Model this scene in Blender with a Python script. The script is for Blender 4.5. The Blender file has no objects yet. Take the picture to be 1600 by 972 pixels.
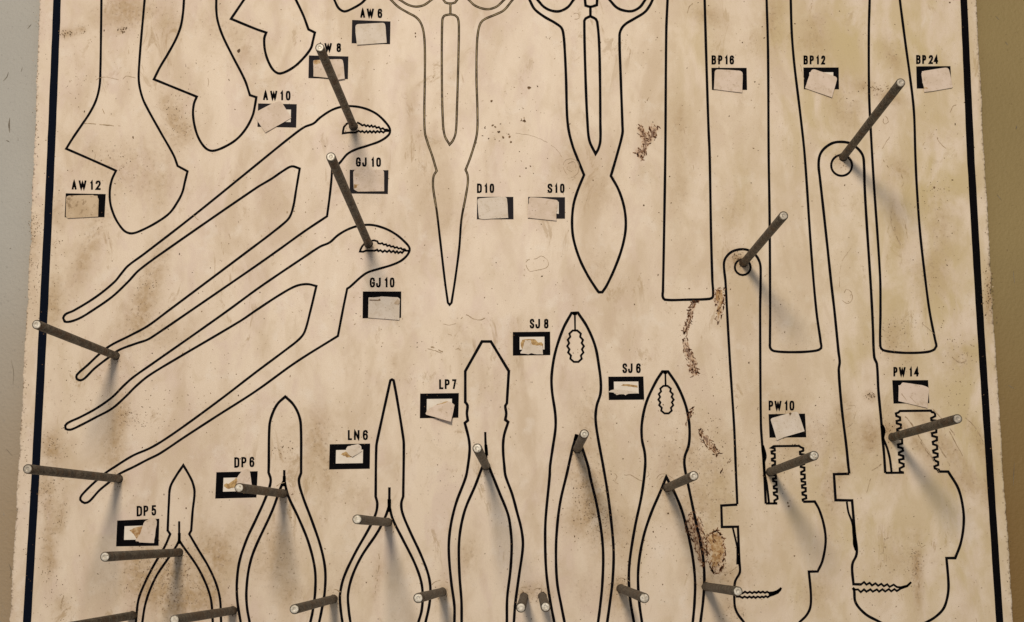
import bpy, bmesh, math, random
import numpy as np
from mathutils import Vector, Matrix

SC = bpy.context.scene
COL = SC.collection
random.seed(11)

# ------------------------------------------------------------------ camera
# World: X right, Y into the wall, Z up; the face of the board is the plane Y = 0.
F = 2240.0                       # focal length, in units of a 1600 wide frame
PPX, PPY = 800.0, 486.0
DIST = 0.969                     # metres from lens to board along the optical axis
eY = Vector((30.0, 364.0, F)).normalized()
_v = Vector((-85.0, -13846.0, F)).normalized()
eZ = (_v - eY * _v.dot(eY)).normalized()
eX = eY.cross(eZ)
CAM = Vector((-DIST * eX.z, -DIST * eY.z, -DIST * eZ.z))


def ray(px, py):
    r = Vector(((px - PPX) / F, (py - PPY) / F, 1.0))
    return Vector((eX.dot(r), eY.dot(r), eZ.dot(r)))


def B(px, py, h=0.0):
    """Drawing coordinates of the printed board -> point in the board's plane, h metres proud of it."""
    d = ray(px, py)
    t = -CAM.y / d.y
    p = CAM + d * t
    return Vector((p.x, -h, p.z))


cd = bpy.data.cameras.new("camera")
cam = bpy.data.objects.new("camera", cd)
COL.objects.link(cam)
cd.sensor_width = 36.0
cd.lens = 36.0 * F / 1600.0
cd.clip_start, cd.clip_end = 0.05, 50.0
right = Vector((eX.x, eY.x, eZ.x)); up = -Vector((eX.y, eY.y, eZ.y)); back = -Vector((eX.z, eY.z, eZ.z))
m = Matrix((right, up, back)).transposed().to_4x4()
m.translation = CAM
cam.matrix_world = m
SC.camera = cam

# ------------------------------------------------------------------ light
w = bpy.data.worlds.new("World"); SC.world = w; w.use_nodes = True
bg = w.node_tree.nodes["Background"]
bg.inputs[0].default_value = (0.84, 0.89, 1.0, 1); bg.inputs[1].default_value = 0.34
lp = B(400, -650); lp.y = -1.70
ld = bpy.data.lights.new("room_lamp", 'AREA'); ld.shape = 'RECTANGLE'; ld.size = 0.23; ld.size_y = 0.23
ld.energy = 23.0; ld.color = (1.0, 0.90, 0.77)
lo = bpy.data.objects.new("room_lamp", ld); COL.objects.link(lo)
lo.location = lp
lo.rotation_euler = (B(860, 620) - lp).to_track_quat('-Z', 'Y').to_euler()
SC.view_settings.view_transform = 'Standard'; SC.view_settings.look = 'None'
SC.view_settings.exposure = 0.0; SC.view_settings.gamma = 1.0; SC.view_settings.use_curve_mapping = False


# ------------------------------------------------------------------ materials
class NT:
    def __init__(self, name):
        self.m = bpy.data.materials.new(name); self.m.use_nodes = True
        self.t = self.m.node_tree; self.b = self.t.nodes["Principled BSDF"]

    def n(self, typ, **kw):
        nd = self.t.nodes.new(typ)
        for k, v in kw.items():
            if k.startswith('i_'):
                nd.inputs[k[2:]].default_value = v
            else:
                setattr(nd, k, v)
        return nd

    def l(self, a, b): self.t.links.new(a, b)

    def coords(self, scale=(1, 1, 1), rot=(0, 0, 0)):
        tc = self.n('ShaderNodeTexCoord'); mp = self.n('ShaderNodeMapping')
        mp.inputs['Scale'].default_value = scale; mp.inputs['Rotation'].default_value = rot
        self.l(tc.outputs['Object'], mp.inputs['Vector']); return mp.outputs[0]

    def noise(self, vec, scale, detail=4, rough=0.55, dist=0.0):
        nd = self.n('ShaderNodeTexNoise'); nd.inputs['Scale'].default_value = scale
        nd.inputs['Detail'].default_value = detail; nd.inputs['Roughness'].default_value = rough
        nd.inputs['Distortion'].default_value = dist
        if vec is not None: self.l(vec, nd.inputs['Vector'])
        return nd.outputs[0]

    def ramp(self, fac, a, b, lo=0.0, hi=1.0):
        mr = self.n('ShaderNodeMapRange'); mr.interpolation_type = 'SMOOTHSTEP'
        mr.inputs[1].default_value = a; mr.inputs[2].default_value = b
        mr.inputs[3].default_value = lo; mr.inputs[4].default_value = hi
        self.l(fac, mr.inputs[0]); return mr.outputs[0]

    def math(self, op, a, b):
        nd = self.n('ShaderNodeMath', operation=op)
        for i, v in enumerate((a, b)):
            if isinstance(v, (int, float)): nd.inputs[i].default_value = v
            else: self.l(v, nd.inputs[i])
        return nd.outputs[0]

    def mix(self, fac, a, b, blend='MIX'):
        nd = self.n('ShaderNodeMix', data_type='RGBA', blend_type=blend)
        for sock, v in ((nd.inputs[0], fac), (nd.inputs[6], a), (nd.inputs[7], b)):
            if isinstance(v, (int, float)): sock.default_value = v
            elif isinstance(v, tuple): sock.default_value = (*v, 1)
            else: self.l(v, sock)
        return nd.outputs[2]

    def attr(self, name):
        nd = self.n('ShaderNodeAttribute'); nd.attribute_name = name; return nd.outputs['Fac']

    def bump(self, h, strength, dist):
        nd = self.n('ShaderNodeBump'); nd.inputs['Strength'].default_value = strength
        nd.inputs['Distance'].default_value = dist; self.l(h, nd.inputs['Height'])
        self.l(nd.outputs[0], self.b.inputs['Normal'])

    def col(self, c): self.l(c, self.b.inputs['Base Color'])

    def set(self, rough=None, metal=None, spec=None):
        if rough is not None: self.b.inputs['Roughness'].default_value = rough
        if metal is not None: self.b.inputs['Metallic'].default_value = metal
        if spec is not None: self.b.inputs['Specular IOR Level'].default_value = spec


def mat_board():
    t = NT('grimy_enamel')
    v = t.coords()
    vs = t.coords((1, 1, 0.45), (0, math.radians(28), 0))
    big = t.noise(v, 7, 3, 0.5)
    mid = t.noise(vs, 26, 5, 0.6, 0.6)
    mid2 = t.noise(t.coords((1.0, 1, 0.5), (0, math.radians(-8), 0)), 44, 5, 0.62, 0.4)
    fine = t.noise(v, 260, 4, 0.65)
    grain = t.noise(v, 1500, 2, 0.6)
    c = t.mix(t.ramp(big, 0.35, 0.65), (0.715, 0.570, 0.418), (0.742, 0.596, 0.434))
    # pinkish and yellowish tints of old enamel
    c = t.mix(t.ramp(mid2, 0.46, 0.64, 0, 0.65), c, (0.650, 0.495, 0.385))
    c = t.mix(t.ramp(mid, 0.48, 0.68, 0, 0.60), c, (0.560, 0.415, 0.265))
    c = t.mix(t.ramp(t.noise(v, 60, 4, 0.6), 0.54, 0.70, 0, 0.55), c, (0.77, 0.65, 0.515))
    mot = t.noise(t.coords((1, 1, 0.6), (0, math.radians(20), 0)), 78, 6, 0.62, 0.5)
    c = t.mix(t.ramp(mot, 0.50, 0.68, 0, 0.46), c, (0.590, 0.450, 0.290))
    c = t.mix(t.ramp(mot, 0.46, 0.30, 0, 0.40), c, (0.800, 0.665, 0.505))
    scf = t.math('MULTIPLY', t.ramp(t.noise(vs, 48, 8, 0.74, 1.2), 0.575, 0.64), t.ramp(t.noise(v, 13, 3), 0.44, 0.62))
    c = t.mix(t.math('MULTIPLY', scf, 0.65), c, (0.400, 0.265, 0.130))
    # olive film on the right
    ol = t.math('MULTIPLY', t.attr('olive'), t.ramp(mid2, 0.36, 0.62))
    c = t.mix(ol, c, (0.560, 0.430, 0.205))
    # brown grime with cloudy breakup
    brk = t.math('MULTIPLY', t.ramp(t.noise(v, 42, 5, 0.62, 0.8), 0.28, 0.58, 0.2, 1.0), t.ramp(fine, 0.25, 0.65, 0.5, 1.0))
    g = t.math('MULTIPLY', t.attr('grime'), brk)
    c = t.mix(t.math('MULTIPLY', g, 0.95), c, (0.385, 0.240, 0.100))
    g2 = t.math('MULTIPLY', t.math('MULTIPLY', t.attr('grime'), t.ramp(t.noise(v, 420, 4, 0.68), 0.54, 0.66)), 0.62)
    c = t.mix(g2, c, (0.16, 0.080, 0.028))
    # faint freckles everywhere
    fr = t.ramp(t.noise(v, 560, 3, 0.7), 0.60, 0.72, 0, 0.75)
    fr = t.math('MULTIPLY', fr, t.ramp(t.noise(v, 30, 3), 0.42, 0.62))
    c = t.mix(fr, c, (0.28, 0.175, 0.09))
    # rust smears: fibrous, ragged, broken by the noise
    rn = t.noise(t.coords((1, 1, 0.45), (0, math.radians(-18), 0)), 520, 5, 0.72, 0.6)
    rl = t.noise(v, 150, 3, 0.6)
    rn = t.math('ADD', t.math('MULTIPLY', t.math('ADD', rn, -0.5), 1.7), t.math('MULTIPLY', t.math('ADD', rl, -0.5), 1.2))
    rs = t.math('ADD', t.math('MULTIPLY', t.attr('rust'), 0.62), rn)
    c = t.mix(t.math('MULTIPLY', t.ramp(rs, 0.25, 0.50, 0, 0.5), t.ramp(t.attr('rust'), 0.05, 0.3)), c, (0.42, 0.20, 0.065))
    c = t.mix(t.math('MULTIPLY', t.ramp(rs, 0.52, 0.68, 0, 0.8), t.ramp(t.attr('rust'), 0.05, 0.3)), c, (0.095, 0.030, 0.010))
    # chipped brown core along the sawn edge
    e = t.math('MULTIPLY', t.attr('edge'), t.ramp(t.noise(v, 420, 4, 0.7), 0.50, 0.60))
    c = t.mix(e, c, (0.20, 0.12, 0.06))
    c = t.mix(t.ramp(grain, 0.3, 0.7, 0, 0.18), c, (0.40, 0.31, 0.22))
    t.col(c)
    t.l(t.ramp(mid, 0.3, 0.7, 0.42, 0.62), t.b.inputs['Roughness'])
    t.set(spec=0.3)
    t.bump(t.noise(v, 700, 3), 0.10, 0.0006)
    return t.m


def mat_wall(name, c0, c1, speck, tint):
    t = NT(name); v = t.coords()
    c = t.mix(t.ramp(t.noise(v, 9, 4), 0.35, 0.68), c0, c1)
    # tonal gradient painted into the wall colour, darker and browner towards the bottom
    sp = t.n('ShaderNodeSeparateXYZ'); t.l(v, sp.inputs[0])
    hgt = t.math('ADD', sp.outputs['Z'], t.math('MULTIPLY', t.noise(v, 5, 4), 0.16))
    c = t.mix(t.ramp(hgt, 0.16, -0.10), c, tint)
    c = t.mix(t.ramp(t.noise(v, 330, 3, 0.7), 0.62, 0.74, 0, 0.7), c, speck)
    c = t.mix(t.ramp(t.noise(v, 1600, 2), 0.3, 0.7, 0, 0.14), c, speck)
    t.col(c); t.set(rough=0.6, spec=0.25)
    t.bump(t.noise(v, 420, 3, 0.6), 0.55, 0.0012)
    return t.m


def mat_ink(name, c, worn, amount):
    t = NT(name); v = t.coords()
    f = t.math('MULTIPLY', t.ramp(t.noise(v, 900, 3, 0.7), 0.60, 0.72), amount)
    t.col(t.mix(f, c, worn)); t.set(rough=0.7, spec=0.02)
    return t.m


def mat_plain(name, c0, c1, scale, rough=0.7, spec=0.2, lo=0.4, hi=0.65, metal=0.0):
    t = NT(name); v = t.coords()
    t.col(t.mix(t.ramp(t.noise(v, scale, 4, 0.6), lo, hi), c0, c1)); t.set(rough=rough, spec=spec, metal=metal)
    return t.m


def mat_paper(name, c0, c1, dirt, amount):
    t = NT(name)
    oi = t.n('ShaderNodeObjectInfo')
    tc = t.n('ShaderNodeTexCoord'); ad = t.n('ShaderNodeVectorMath', operation='ADD')
    t.l(tc.outputs['Object'], ad.inputs[0]); t.l(oi.outputs['Random'], ad.inputs[1])
    v = ad.outputs[0]
    c = t.mix(t.ramp(t.noise(v, 110, 3), 0.38, 0.62), c0, c1)
    c = t.mix(t.ramp(t.noise(v, 230, 4, 0.65), 0.52, 0.70, 0, amount), c, dirt)
    c = t.mix(t.ramp(t.noise(v, 800, 3, 0.7), 0.62, 0.72, 0, 0.8), c, (0.22, 0.14, 0.08))
    t.col(c); t.set(rough=0.75, spec=0.15)
    t.bump(t.noise(v, 300, 3), 0.15, 0.0006)
    return t.m


def mat_steel():
    t = NT('dull_steel')
    oi = t.n('ShaderNodeObjectInfo')
    tc = t.n('ShaderNodeTexCoord'); ad = t.n('ShaderNodeVectorMath', operation='ADD')
    t.l(tc.outputs['Object'], ad.inputs[0]); t.l(oi.outputs['Random'], ad.inputs[1])
    v = ad.outputs[0]
    c = t.mix(t.ramp(t.noise(v, 260, 5, 0.7), 0.40, 0.62), (0.050, 0.040, 0.028), (0.135, 0.113, 0.080))
    c = t.mix(t.ramp(t.noise(v, 110, 5, 0.7), 0.48, 0.60, 0, 0.8), c, (0.085, 0.044, 0.018))
    c = t.mix(t.ramp(t.noise(v, 430, 5, 0.75), 0.52, 0.60, 0, 0.9), c, (0.014, 0.010, 0.006))
    st = t.n('ShaderNodeMapping'); st.inputs['Scale'].default_value = (1, 1, 0.12); t.l(v, st.inputs['Vector'])
    c = t.mix(t.ramp(t.noise(st.outputs[0], 1300, 3, 0.6), 0.62, 0.72, 0, 0.55), c, (0.22, 0.195, 0.155))
    c = t.mix(t.ramp(t.noise(v, 700, 3, 0.7), 0.62, 0.74, 0, 0.6), c, (0.26, 0.24, 0.20))
    t.col(c); t.set(rough=0.55, metal=0.25, spec=0.22)
    t.bump(t.noise(v, 600, 4, 0.7), 0.6, 0.0005)
    return t.m


def mat_tip(name, c0, c1, dirt):
    t = NT(name)
    oi = t.n('ShaderNodeObjectInfo')
    tc = t.n('ShaderNodeTexCoord'); ad = t.n('ShaderNodeVectorMath', operation='ADD')
    t.l(tc.outputs['Object'], ad.inputs[0]); t.l(oi.outputs['Random'], ad.inputs[1])
    v = ad.outputs[0]
    c = t.mix(t.ramp(t.noise(v, 500, 3), 0.35, 0.65), c0, c1)
    c = t.mix(t.ramp(t.noise(v, 750, 3, 0.7), 0.56, 0.68, 0, 0.85), c, dirt)
    t.col(c); t.set(rough=0.5, metal=0.25, spec=0.4)
    t.bump(t.noise(v, 900, 2), 0.4, 0.0003)
    return t.m


M = dict(
    board=mat_board(),
    wallmark=mat_plain('wall_scuff', (0.13, 0.105, 0.075), (0.24, 0.20, 0.14), 200),
    edge=mat_plain('hardboard_core', (0.20, 0.125, 0.07), (0.30, 0.20, 0.12), 300),
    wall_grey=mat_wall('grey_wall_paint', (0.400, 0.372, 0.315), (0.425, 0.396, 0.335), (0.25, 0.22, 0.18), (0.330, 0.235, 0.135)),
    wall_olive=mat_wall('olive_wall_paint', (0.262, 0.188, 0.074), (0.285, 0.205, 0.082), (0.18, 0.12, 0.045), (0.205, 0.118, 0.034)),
    ink=mat_ink('black_ink', (0.0035, 0.003, 0.0035), (0.06, 0.05, 0.035), 0.30),
    ink_navy=mat_ink('blue_black_ink', (0.0038, 0.0055, 0.0110), (0.02, 0.026, 0.045), 0.4),
    ink_grey=mat_ink('faded_black_ink', (0.020, 0.017, 0.018), (0.07, 0.06, 0.055), 0.5),
    ink_brown=mat_ink('worn_brown_ink', (0.030, 0.020, 0.011), (0.20, 0.14, 0.06), 0.8),
    ink_core=mat_plain('rubbed_through_ink', (0.30, 0.22, 0.11), (0.12, 0.085, 0.05), 420),
    patch=mat_plain('clean_cream_paint', (0.76, 0.66, 0.53), (0.70, 0.60, 0.47), 140),
    paper=mat_paper('aged_paper', (0.665, 0.525, 0.405), (0.610, 0.475, 0.350), (0.44, 0.32, 0.20), 0.55),
    paper_pale=mat_paper('pale_paper', (0.665, 0.560, 0.445), (0.61, 0.505, 0.385), (0.44, 0.33, 0.21), 0.40),
    paper_brown=mat_paper('stained_paper', (0.56, 0.42, 0.27), (0.49, 0.355, 0.215), (0.26, 0.17, 0.09), 0.9),
    residue=mat_plain('tan_glue_residue', (0.50, 0.32, 0.13), (0.30, 0.165, 0.06), 380, lo=0.42, hi=0.62),
    rust=mat_plain('rust_brown', (0.085, 0.027, 0.008), (0.21, 0.085, 0.026), 420),
    rustfilm=mat_plain('thin_rust_film', (0.34, 0.18, 0.065), (0.56, 0.39, 0.21), 380),
    dirt=mat_plain('dark_dirt', (0.085, 0.045, 0.018), (0.22, 0.125, 0.055), 300),
    scratch=mat_plain('brown_scratch', (0.30, 0.20, 0.105), (0.52, 0.39, 0.25), 350),
    dirtlight=mat_plain('light_dirt', (0.40, 0.29, 0.18), (0.48, 0.36, 0.24), 300),
    hole=mat_plain('dark_hole', (0.02, 0.014, 0.010), (0.05, 0.035, 0.02), 900),
    steel=mat_steel(),
    tip=mat_tip('worn_bright_steel', (0.66, 0.60, 0.49), (0.42, 0.36, 0.27), (0.13, 0.095, 0.06)),
    tip_dull=mat_tip('dull_tip_steel', (0.34, 0.29, 0.22), (0.46, 0.40, 0.31), (0.09, 0.07, 0.05)),
)


# ------------------------------------------------------------------ helpers
def link(name, me, mats, parent=None):
    o = bpy.data.objects.new(name, me); COL.objects.link(o)
    for x in (mats if isinstance(mats, (list, tuple)) else [mats]): me.materials.append(x)
    if parent: o.parent = parent
    return o


def mesh(name, verts, faces):
    me = bpy.data.meshes.new(name); me.from_pydata([tuple(v) for v in verts], [], faces); me.update(); return me


def tag(o, label=None, cat=None, group=None, kind=None):
    for k, v in (('label', label), ('category', cat), ('group', group), ('kind', kind)):
        if v: o[k] = v
    return o


def parse(s):
    """'x,y x,y* ...' -> points and corner flags."""
    P, K = [], []
    for tok in s.split():
        k = tok.endswith('*'); a, b = tok.rstrip('*').split(',')
        P.append((float(a), float(b))); K.append(k)
    return P, K


def smooth(P, K, closed=False, n=6):
    """Catmull-Rom through P, broken at corners."""
    N = len(P); out = []
    segs = N if closed else N - 1
    for i in range(segs):
        p1, p2 = P[i], P[(i + 1) % N]
        k1, k2 = K[i], K[(i + 1) % N]
        if (i == 0 and not closed) or k1: p0 = (2 * p1[0] - p2[0], 2 * p1[1] - p2[1])
        else: p0 = P[i - 1]
        if (i == segs - 1 and not closed) or k2: p3 = (2 * p2[0] - p1[0], 2 * p2[1] - p1[1])
        else: p3 = P[(i + 2) % N]
        L = math.hypot(p2[0] - p1[0], p2[1] - p1[1])
        l0 = math.hypot(p1[0] - p0[0], p1[1] - p0[1]); l3 = math.hypot(p3[0] - p2[0], p3[1] - p2[1])
        m1 = [(p2[j] - p0[j]) / (L + l0 + 1e-9) * L for j in (0, 1)]
        m2 = [(p3[j] - p1[j]) / (L + l3 + 1e-9) * L for j in (0, 1)]
        k = max(1, min(n, int(L / 3)))
        for q in range(k):
            t = q / k; h00 = 2*t**3 - 3*t*t + 1; h10 = t**3 - 2*t*t + t; h01 = -2*t**3 + 3*t*t; h11 = t**3 - t*t
            out.append(tuple(h00*p1[j] + h10*m1[j] + h01*p2[j] + h11*m2[j] for j in (0, 1)))
    if not closed: out.append(P[-1])
    return out


class Sheet:
    """Flat printed shapes collected into one mesh lying h metres proud of the board."""
    def __init__(self, h): self.h = h; self.v = []; self.f = []

    def ribbon(self, pts, width, closed=False, taper=None, wob=0.0):
        n = len(pts); base = len(self.v); wid = []
        ph = random.random() * 50
        for i in range(n):
            p = pts[i]
            a = pts[i - 1] if (i > 0 or closed) else None
            b = pts[(i + 1) % n] if (i < n - 1 or closed) else None
            def nrm(u, v_):
                dx, dy = v_[0] - u[0], v_[1] - u[1]; L = math.hypot(dx, dy) or 1e-9; return (-dy / L, dx / L)
            if a is None: nx, ny = nrm(p, b)
            elif b is None: nx, ny = nrm(a, p)
            else:
                n1, n2 = nrm(a, p), nrm(p, b); sx, sy = n1[0] + n2[0], n1[1] + n2[1]
                L = math.hypot(sx, sy)
                if L < 0.3: nx, ny = n1
                else:
                    sx, sy = sx / L, sy / L; c = max(0.45, sx * n1[0] + sy * n1[1]); nx, ny = sx / c, sy / c
            wd = width * (taper(i / max(1, n - 1)) if taper else 1.0)
            if wob: wd *= 1 + wob * math.sin(ph + i * 0.9) * math.sin(ph * 2 + i * 0.37)
            for s in (0.5, -0.5):
                self.v.append(B(p[0] + nx * wd * s, p[1] + ny * wd * s, self.h))
        m_ = n if closed else n - 1
        for i in range(m_):
            j = (i + 1) % n
            self.f.append((base + 2*i, base + 2*i + 1, base + 2*j + 1, base + 2*j))
        return self

    def poly(self, pts):
        base = len(self.v)
        self.v += [B(x, y, self.h) for x, y in pts]; self.f.append(tuple(range(base, base + len(pts)))); return self

    def ring(self, outer, inner):
        base = len(self.v); n = len(outer)
        self.v += [B(x, y, self.h) for x, y in outer] + [B(x, y, self.h) for x, y in inner]
        for i in range(n):
            j = (i + 1) % n; self.f.append((base + i, base + j, base + n + j, base + n + i))
        return self

    def build(self, name, mats, parent):
        return link(name, mesh(name, self.v, self.f), mats, parent)


H_PATCH, H_INK, H_CORE, H_DIRT = 0.00008, 0.00012, 0.00018, 0.00024

# ------------------------------------------------------------------ wall
def wall(name, x0, x1, material):
    bm = bmesh.new(); bmesh.ops.create_cube(bm, size=1.0)
    bmesh.ops.scale(bm, vec=(x1 - x0, 0.05, 2.4), verts=bm.verts)
    bmesh.ops.translate(bm, vec=((x0 + x1) / 2, 0.0065 + 0.025, 0), verts=bm.verts)
    me = bpy.data.meshes.new(name); bm.to_mesh(me); bm.free()
    return tag(link(name, me, material), kind='structure')


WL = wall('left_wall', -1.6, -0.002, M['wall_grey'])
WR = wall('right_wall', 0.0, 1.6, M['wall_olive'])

def wall_mark(wl, pts, wd):
    s_ = Sheet(-0.0063)
    P = [(x + 0.0, y) for x, y in pts]
    s_.ribbon(smooth(P, [False] * len(P), False, 6), wd, taper=lambda t: 0.35 + 1.1 * math.sin(math.pi * min(1, max(0, t))), wob=0.3)
    s_.build('scuff_mark', M['wallmark'], wl)


for pts, wd in (([(10, 180), (9, 192), (10, 203)], 1.6), ([(0, 122), (6, 115), (8, 108)], .8), ([(4, 215), (10, 218)], .9), ([(30, 100), (28, 108)], .5), ([(10, 386), (12, 385)], 1.4), ([(27, 84), (29, 87)], 1.0), ([(12, 560), (16, 580), (15, 600)], .5), ([(4, 700), (14, 712)], .5), ([(38, 40), (44, 33)], .6), ([(8, 880), (12, 892), (10, 905)], .7)):
    wall_mark(WL, pts, wd)
for pts, wd in (([(1575, 60), (1580, 66)], .7), ([(1592, 198), (1594, 192)], 1.0), ([(1562, 300), (1570, 310)], .5), ([(1588, 420), (1590, 440)], .6), ([(1580, 600), (1590, 606)], .6), ([(1590, 720), (1588, 760)], .5), ([(1560, 20), (1566, 26)], .5)):
    wall_mark(WR, pts, wd)

# ------------------------------------------------------------------ the board
board = bpy.data.objects.new('tool_board', None); COL.objects.link(board)
board.location = (0, 0, 0)
tag(board, 'stained cream tool board printed with black outlines of pliers and wrenches', 'tool board')

Y0, Y1, STEP = -150, 1120, 2.0
def edge_at(y, tab):
    ys = [a for a, _ in tab]; xs = [b for _, b in tab]
    if y < ys[0]: return xs[0] + (y - ys[0]) * (xs[1] - xs[0]) / (ys[1] - ys[0])
    if y > ys[-1]: return xs[-1] + (y - ys[-1]) * (xs[-1] - xs[-2]) / (ys[-1] - ys[-2])
    return float(np.interp(y, ys, xs))
LE = [(0, 62), (243, 53), (380, 47), (486, 41.5), (600, 35.5), (729, 28.5), (850, 22), (972, 15)]
RE = [(0, 1525), (243, 1538), (486, 1551.5), (729, 1567), (972, 1583)]

# smears of grime: x, y, rx, ry, angle (deg), strength
GRIME = [(195, 15, 40, 30, 0, .75), (235, 30, 60, 22, 10, .4), (105, 52, 12, 7, 0, .8), (128, 46, 9, 7, 0, .6), (190, 48, 9, 4, -20, .8),
 (268, 185, 22, 40, -15, .75), (290, 205, 20, 22, 0, .6), (180, 255, 60, 40, 0, .45), (240, 290, 35, 45, 15, .35), (87, 340, 14, 60, 2, .4),
 (55, 360, 10, 50, 3, .6), (82, 475, 16, 40, 3, .7), (150, 370, 16, 55, 22, .65), (125, 415, 14, 40, 22, .5), (235, 440, 17, 65, 22, .8),
 (215, 500, 20, 36, 25, .9), (250, 520, 28, 25, 0, .5), (185, 660, 14, 60, 10, .7), (175, 705, 18, 22, 0, .8), (195, 650, 18, 14, 0, .55),
 (80, 700, 18, 26, -10, .95), (68, 775, 16, 30, 0, .95), (95, 810, 10, 34, 10, .6), (75, 850, 12, 45, 3, .75), (80, 880, 10, 12, 0, .7), (95, 945, 14, 20, 0, .5),
 (225, 880, 30, 38, 15, 1.0), (255, 915, 60, 36, 0, .9), (300, 900, 45, 50, 0, .55), (340, 865, 26, 34, 0, .85), (275, 935, 26, 42, 0, .95), (330, 925, 18, 18, 0, .7),
 (320, 950, 20, 20, 0, .6), (500, 690, 24, 45, 3, .75), (512, 745, 10, 36, 4, .6), (550, 770, 26, 30, 0, .4), (420, 850, 35, 45, 15, .5), (440, 890, 30, 36, 0, .4), (455, 930, 22, 22, 0, .5),
 (375, 830, 20, 36, 15, .4), (555, 910, 26, 26, 0, .3), (590, 900, 8, 34, 5, .5), (730, 865, 18, 30, 0, .45), (615, 565, 9, 30, 3, .4), (430, 300, 25, 40, 0, .2),
 (925, 770, 24, 60, -6, .85), (938, 812, 16, 40, 0, 1.0), (905, 812, 22, 26, 0, .7), (920, 660, 26, 60, 0, .55), (900, 740, 20, 30, 0, .5), (975, 840, 26, 40, 10, .45), (965, 930, 22, 28, 0, .7), (835, 925, 20, 14, 0, .7),
 (905, 920, 26, 30, 0, .3), (1040, 800, 40, 20, 0, .3), (1110, 770, 40, 60, 0, .55), (1085, 820, 22, 50, -10, .6), (1090, 690, 50, 40, 0, .4), (1060, 720, 30, 40, 0, .35), (1140, 900, 30, 24, 0, .6),
 (1145, 955, 18, 24, 0, .6), (1320, 640, 14, 28, 0, .75), (1285, 690, 60, 34, 0, .45), (1230, 668, 40, 60, 0, .30), (1360, 685, 14, 26, 0, .85), (1390, 670, 14, 12, 0, .9), (1360, 620, 9, 8, 0, .9),
 (1395, 740, 22, 22, 0, .4), (1300, 780, 16, 30, 0, .6), (1312, 740, 30, 12, -30, .5), (1430, 690, 8, 60, -38, .7), (1460, 680, 7, 70, -38, .6), (1490, 700, 6, 60, -38, .5), (1530, 690, 12, 40, -30, .6), (1545, 760, 10, 60, 0, .5), (1433, 885, 8, 40, 0, .9), (1435, 925, 6, 30, 0, .6),
 (1405, 870, 24, 40, 0, .35), (1510, 755, 30, 16, 40, .5), (1270, 925, 30, 24, 0, .45), (1385, 150, 24, 10, 20, .9), (1350, 138, 12, 12, 0, .7), (1320, 160, 24, 46, -12, .5), (1395, 85, 12, 30, -12, .6),
 (1405, 265, 14, 20, -30, .4), (1400, 350, 10, 50, -12, .5), (1470, 350, 24, 40, 0, .4), (1455, 425, 30, 40, 0, .4), (1395, 530, 16, 40, 0, .5), (1420, 560, 12, 22, 0, .4), (1500, 560, 26, 26, 0, .35), (1545, 470, 8, 44, 3, .9), (1105, 25, 24, 16, 20, .6),
 (1062, 190, 10, 30, 0, .5), (1060, 290, 18, 60, 6, .35), (1140, 330, 20, 40, 0, .3), (895, 260, 22, 24, 0, .4), (700, 350, 24, 26, 0, .25), (940, 300, 30, 34, 0, .35), (930, 420, 20, 24, 0, .4), (1150, 405, 14, 16, 0, .9),
 (380, 80, 22, 26, 0, .4), (345, 45, 50, 30, 10, .35), (560, 330, 60, 40, 0, .15), (450, 700, 30, 50, 0, .3), (690, 300, 60, 60, 0, .1), (1205, 500, 22, 60, 4, .35), (1210, 30, 16, 40, 0, .5), (1275, 55, 20, 40, 0, .5)]
OLIVE = [(1330, 50, 60, 80, 0, .6), (1275, 180, 60, 90, -8, .55), (1450, 60, 60, 70, 0, .65), (1470, 280, 60, 110, -4, .7), (1400, 450, 60, 140, -4, .5), (1220, 60, 20, 120, 0, .5), (1090, 60, 30, 90, 0, .55), (1060, 240, 24, 160, 0, .3),
 (1150, 330, 30, 90, 0, .45), (1500, 500, 50, 120, -3, .6), (1330, 560, 20, 40, 0, .5), (1280, 730, 70, 70, 0, .45), (1520, 720, 50, 160, 0, .55), (1480, 900, 60, 80, 0, .4), (1380, 820, 60, 60, 0, .35), (1120, 780, 40, 80, 0, .5), (1000, 850, 60, 90, 0, .3),
 (1320, 860, 26, 80, 0, .4), (1250, 930, 50, 40, 0, .35), (940, 730, 40, 90, 0, .4), (510, 780, 50, 120, 0, .4), (340, 880, 40, 50, 0, .5), (470, 900, 60, 60, 0, .35), (730, 860, 24, 60, 0, .3), (110, 660, 30, 200, 3, .3), (80, 480, 20, 90, 3, .5), (560, 930, 20, 50, 0, .35)]


PEG_FEET = [(552,202),(576,386),(1317,250),(1161,414),(181,560),(186,752),(279,868),(442,776),(606,820),(759,733),(902,706),(1042,767),(1203,741),(1394,687),(208,965),(364,957),(521,939),(691,928),(819,929),(847,928),(968,916),(1102,913)]
GRIME += [(x, y, 13, 12, 0, .62) for x, y in PEG_FEET]


def field(X, Yy, blobs):
    out = np.zeros_like(X)
    for (x, y, rx, ry, a, s) in blobs:
        ca, sa = math.cos(math.radians(a)), math.sin(math.radians(a))
        dx, dy = X - x, Yy - y
        u = (dx * ca + dy * sa) / rx; v_ = (-dx * sa + dy * ca) / ry
        out = 1 - (1 - out) * (1 - s * np.exp(-(u * u + v_ * v_) * 0.9))
    return out


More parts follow.
